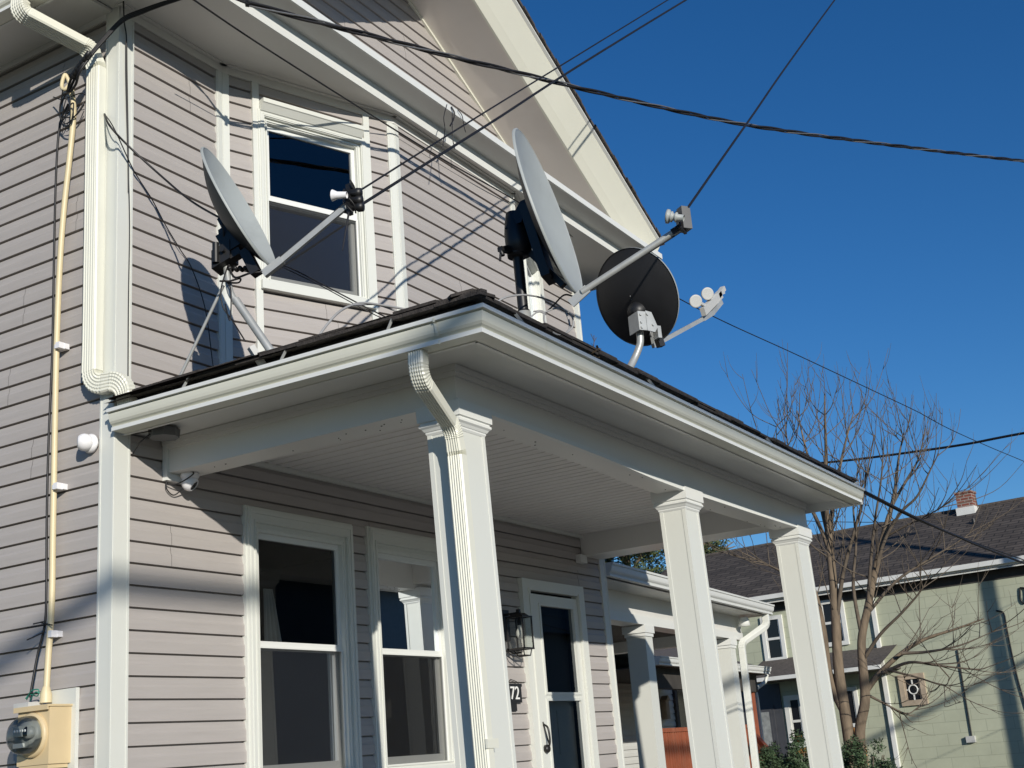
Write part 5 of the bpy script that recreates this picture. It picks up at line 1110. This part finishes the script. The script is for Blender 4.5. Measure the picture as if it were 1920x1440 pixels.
# service hook, wall conduits and boxes on the green wall
b = MB(); cpt = lambda x, y, o_=.03: atg(x, y, o_)
b.tube([cpt(1795, 1218), cpt(1822, 1380)], .016, 6); wc = thing('wall_conduit', b, 'black', 'thin dark conduit slanting down the green wall to a small box', 'conduit')
b = MB(); p = cpt(1821, 1386); b.lbox(p, UG, NG, -.10, .10, -.03, .06, -.07, .07); thing('outlet_box', b, 'lnb', 'small grey box at the foot of the green wall conduit', 'outlet box')
b = MB(); b.tube(spline([cpt(1868, 1145), cpt(1882, 1150), cpt(1888, 1180), cpt(1905, 1260), cpt(1925, 1330)], 5), .018, 6); thing('wall_cable', b, 'cable', 'dark cable curving down the green wall near the right edge', 'cable')
b = MB(); b.tube(spline([cpt(1912, 1104), cpt(1914, 1125), cpt(1922, 1130), cpt(1922, 1105), cpt(1912, 1102)], 5), .02, 6); thing('wall_hook', b, 'black', 'dark looped wire hook high on the green wall', 'hook')

# ================================================================== VEGETATION
def limb(b, pts, r0, r1, n=6, k=6):
    sp = spline(pts, k); m_ = len(sp); b.tube(sp, [r0 + (r1 - r0) * i / (m_ - 1) for i in range(m_)], n, False); return sp
def twigs(b, sp, r, cnt, L0, L1, rise, spread, lvl=1, t0=.25):
    for _ in range(cnt):
        i = int(len(sp) * random.uniform(t0, .99)); i = min(max(i, 1), len(sp) - 1); p = sp[i]; d = (sp[i] - sp[i - 1]).normalized()
        d = (d * .5 + V((random.uniform(-1, 1) * .9, random.uniform(-1, 1), random.uniform(-.3, .5))) * spread).normalized(); L_ = random.uniform(L0, L1)
        q1 = p + d * L_ * .35; q2 = q1 + (d + Z * rise * .8).normalized() * L_ * .35; q3 = q2 + (d * .5 + Z * rise + V((random.uniform(-.15, .15), random.uniform(-.15, .15), 0))).normalized() * L_ * .4
        s2 = limb(b, [p, q1, q2, q3], r, r * .35, 4, 4)
        if lvl > 0: twigs(b, s2, r * .55, random.randint(2, 4), L0 * .35, L1 * .4, rise * .8, spread * .8, lvl - 1, .3)
tr = empty('bare_tree', AD(1603, 1440, 22), 'leafless many stemmed tree in front of the green house', 'tree')
TX = AD(1603, 1400, 22).x
def tp(x, y, dx=0): return A(x, y, 'x', TX + dx)
trunk = MB(); tw = MB()
base_ = tp(1603, 1470); base_.z = 0.0
S1 = limb(trunk, [base_, tp(1592, 1385), tp(1584, 1335), tp(1572, 1250), tp(1567, 1165), tp(1562, 1090), tp(1556, 1030), tp(1552, 985)], .105, .06, 10)
S2 = limb(trunk, [base_ + V((.1, -.12, 0)), tp(1612, 1390), tp(1622, 1312), tp(1617, 1240), tp(1616, 1195), tp(1627, 1140), tp(1640, 1075), tp(1655, 1010), tp(1668, 965)], .095, .045, 10)
S3 = limb(trunk, [tp(1586, 1340), tp(1566, 1300), tp(1552, 1250), tp(1545, 1190), tp(1530, 1120), tp(1505, 1060), tp(1485, 1000)], .075, .035, 8)
main = [S1, S2, S3]
for pts, r0, r1 in (
    ([(1552, 985), (1548, 930), (1549, 860), (1547, 790), (1546, 738)], .05, .008), ([(1555, 1010), (1540, 950), (1525, 890), (1508, 830), (1495, 770)], .045, .008),
    ([(1556, 1030), (1560, 960), (1572, 890), (1585, 830), (1600, 775)], .045, .008), ([(1562, 1090), (1550, 1020), (1520, 950), (1500, 905), (1480, 850), (1470, 775)], .045, .008),
    ([(1568, 1170), (1580, 1080), (1598, 1010), (1615, 950), (1625, 890), (1640, 815)], .04, .008), ([(1668, 965), (1678, 920), (1685, 860), (1695, 810)], .04, .008),
    ([(1655, 1010), (1672, 950), (1700, 900), (1722, 860), (1735, 805)], .035, .007), ([(1640, 1075), (1660, 1010), (1690, 960), (1720, 930), (1745, 880), (1760, 850)], .035, .007),
    ([(1627, 1140), (1632, 1060), (1640, 980), (1652, 900), (1658, 820)], .035, .007), ([(1616, 1195), (1600, 1100), (1605, 1020), (1600, 940), (1612, 860)], .035, .007),
    ([(1485, 1000), (1470, 940), (1460, 880), (1455, 800)], .03, .006), ([(1505, 1060), (1470, 1010), (1440, 960), (1425, 900), (1418, 800)], .03, .006), ([(1530, 1120), (1480, 1080), (1420, 1050), (1380, 1030)], .03, .006),
    ([(1620, 1300), (1650, 1262), (1690, 1225), (1735, 1198), (1790, 1180), (1845, 1160)], .055, .010), ([(1690, 1225), (1740, 1222), (1800, 1210), (1860, 1185)], .03, .006), ([(1655, 1262), (1705, 1242), (1760, 1248), (1830, 1255), (1855, 1250)], .03, .006),
    ([(1617, 1240), (1650, 1190), (1690, 1150), (1725, 1110), (1745, 1075)], .035, .007), ([(1622, 1300), (1660, 1320), (1700, 1338), (1722, 1325)], .025, .006), ([(1660, 1255), (1720, 1270), (1770, 1285), (1780, 1270)], .022, .005), ([(1627, 1150), (1680, 1090), (1740, 1050), (1790, 1020), (1825, 995)], .03, .006), ([(1655, 1010), (1700, 985), (1750, 960), (1780, 940)], .02, .005)):
    dx = random.uniform(-.8, .8); sp = limb(trunk if r0 > .04 else tw, [tp(q[0], q[1], dx * i / (len(pts) - 1)) for i, q in enumerate(pts)], r0, r1, 6, 5); main.append(sp)
for sp in main[3:]: 
    flat = abs(sp[-1].z - sp[0].z) < 1.4
    twigs(tw, sp, .010, 9, .5, 1.5, .25 if flat else .9, .6, 1)
for sp in main[:3]: twigs(tw, sp, .012, 9, .6, 1.6, .7, .7, 1, .55)
obj('trunk', trunk, 'bark', tr); obj('twig_crown', tw, 'twig', tr)
def inball():
    while True:
        v = V((random.uniform(-1, 1), random.uniform(-1, 1), random.uniform(-1, 1)))
        if .25 < v.length < 1: return v
def leafmass(b, c, rx, ry, rz_, n, size, clump=26, spread=.20, narrow=.3):
    cl = [inball() for _ in range(clump)]
    for _ in range(n):
        k = random.choice(cl); p = k * .9 + inball() * spread
        p = V(c) + V((p.x * rx, p.y * ry, p.z * rz_)); d = V((random.uniform(-1, 1), random.uniform(-1, 1), random.uniform(-.5, 1))).normalized(); s_ = size * random.uniform(.5, 1.3); o = d.orthogonal().normalized() * s_ * narrow
        b.add([p, p + d * s_ * .5 + o, p + d * s_, p + d * s_ * .5 - o], [(0, 1, 2, 3)])
def evergreen(c, rx, rz_, n, size, lab, h0=0):
    c = V(c); e = empty('evergreen_tree', (c.x, c.y, 0), lab, 'tree', 'evergreens behind the neighbouring porch')
    b = MB(); limb(b, [(c.x, c.y, 0), (c.x + .1, c.y, c.z * .5), (c.x, c.y + .1, c.z + rz_ * .5)], .28, .08, 8)
    for k in range(9): d = V((random.uniform(-1, 1), random.uniform(-1, 1), random.uniform(.1, .6))); limb(b, [(c.x, c.y, c.z - rz_ * .3 + .2 * k), c + d * rx * .4, c + d * rx * .9], .07, .02, 5, 3)
    obj('trunk', b, 'bark', e); b = MB(); leafmass(b, c, rx, rx, rz_, n, size, 70, .17, .16); obj('crown', b, 'leaf', e, fix=False)
evergreen(AD(1180, 1052, 42), 2.6, 2.3, 24000, .17, 'broad green evergreen above the neighbouring porch gutter')
evergreen(AD(1318, 1046, 50), 1.25, 1.0, 6000, .17, 'small evergreen peeking out beside the middle porch column and the brown roof')
def bush(c, r, hz_, n, lab):
    c = V(c); e = empty('bush', (c.x, c.y, 0), lab, 'bush'); b = MB()
    for k in range(8): d = V((random.uniform(-1, 1), random.uniform(-1, 1), 0)) * r * .6; limb(b, [(c.x, c.y, 0), V((c.x, c.y, hz_ * .4)) + d * .5, V((c.x, c.y, hz_ * .8)) + d], .03, .008, 5, 3)
    obj('stem', b, 'twig', e); b = MB(); leafmass(b, (c.x, c.y, hz_ * .52), r, r, hz_ * .50, n, .055, 90, .16, .2); obj('foliage', b, 'leaf2', e, fix=False)
bush(AD(1478, 1440, 20), .55, 1.62, 16000, 'dense dark green bush beside the third column, below the green house door')
bush(AD(1615, 1440, 20.5), .60, 1.45, 12000, 'low dark bush at the foot of the bare tree')
bush(AD(1255, 1470, 16.5), .45, 1.12, 5000, 'scrubby bush in front of the red railing')
bush(AD(1445, 1470, 15.5), .40, 1.08, 4000, 'scrubby bush at the foot of the red stair rail')
# ================================================================== utility pole whose shade falls on the green wall
pc = atg(1870, 1200) + SUN * 9.5
b = MB(); b.cyl((pc.x, pc.y, 0), (pc.x, pc.y, 11), .125, 14, .095); ue_ = empty('utility_pole', (pc.x, pc.y, 0), 'wooden utility pole at the right of the street', 'utility pole')
obj('pole', b, 'polewood', ue_); b = MB(); b.box(pc.x - .05, pc.x + .05, pc.y - 1.1, pc.y + 1.1, 9.9, 10.02); obj('crossarm', b, 'polewood', ue_)
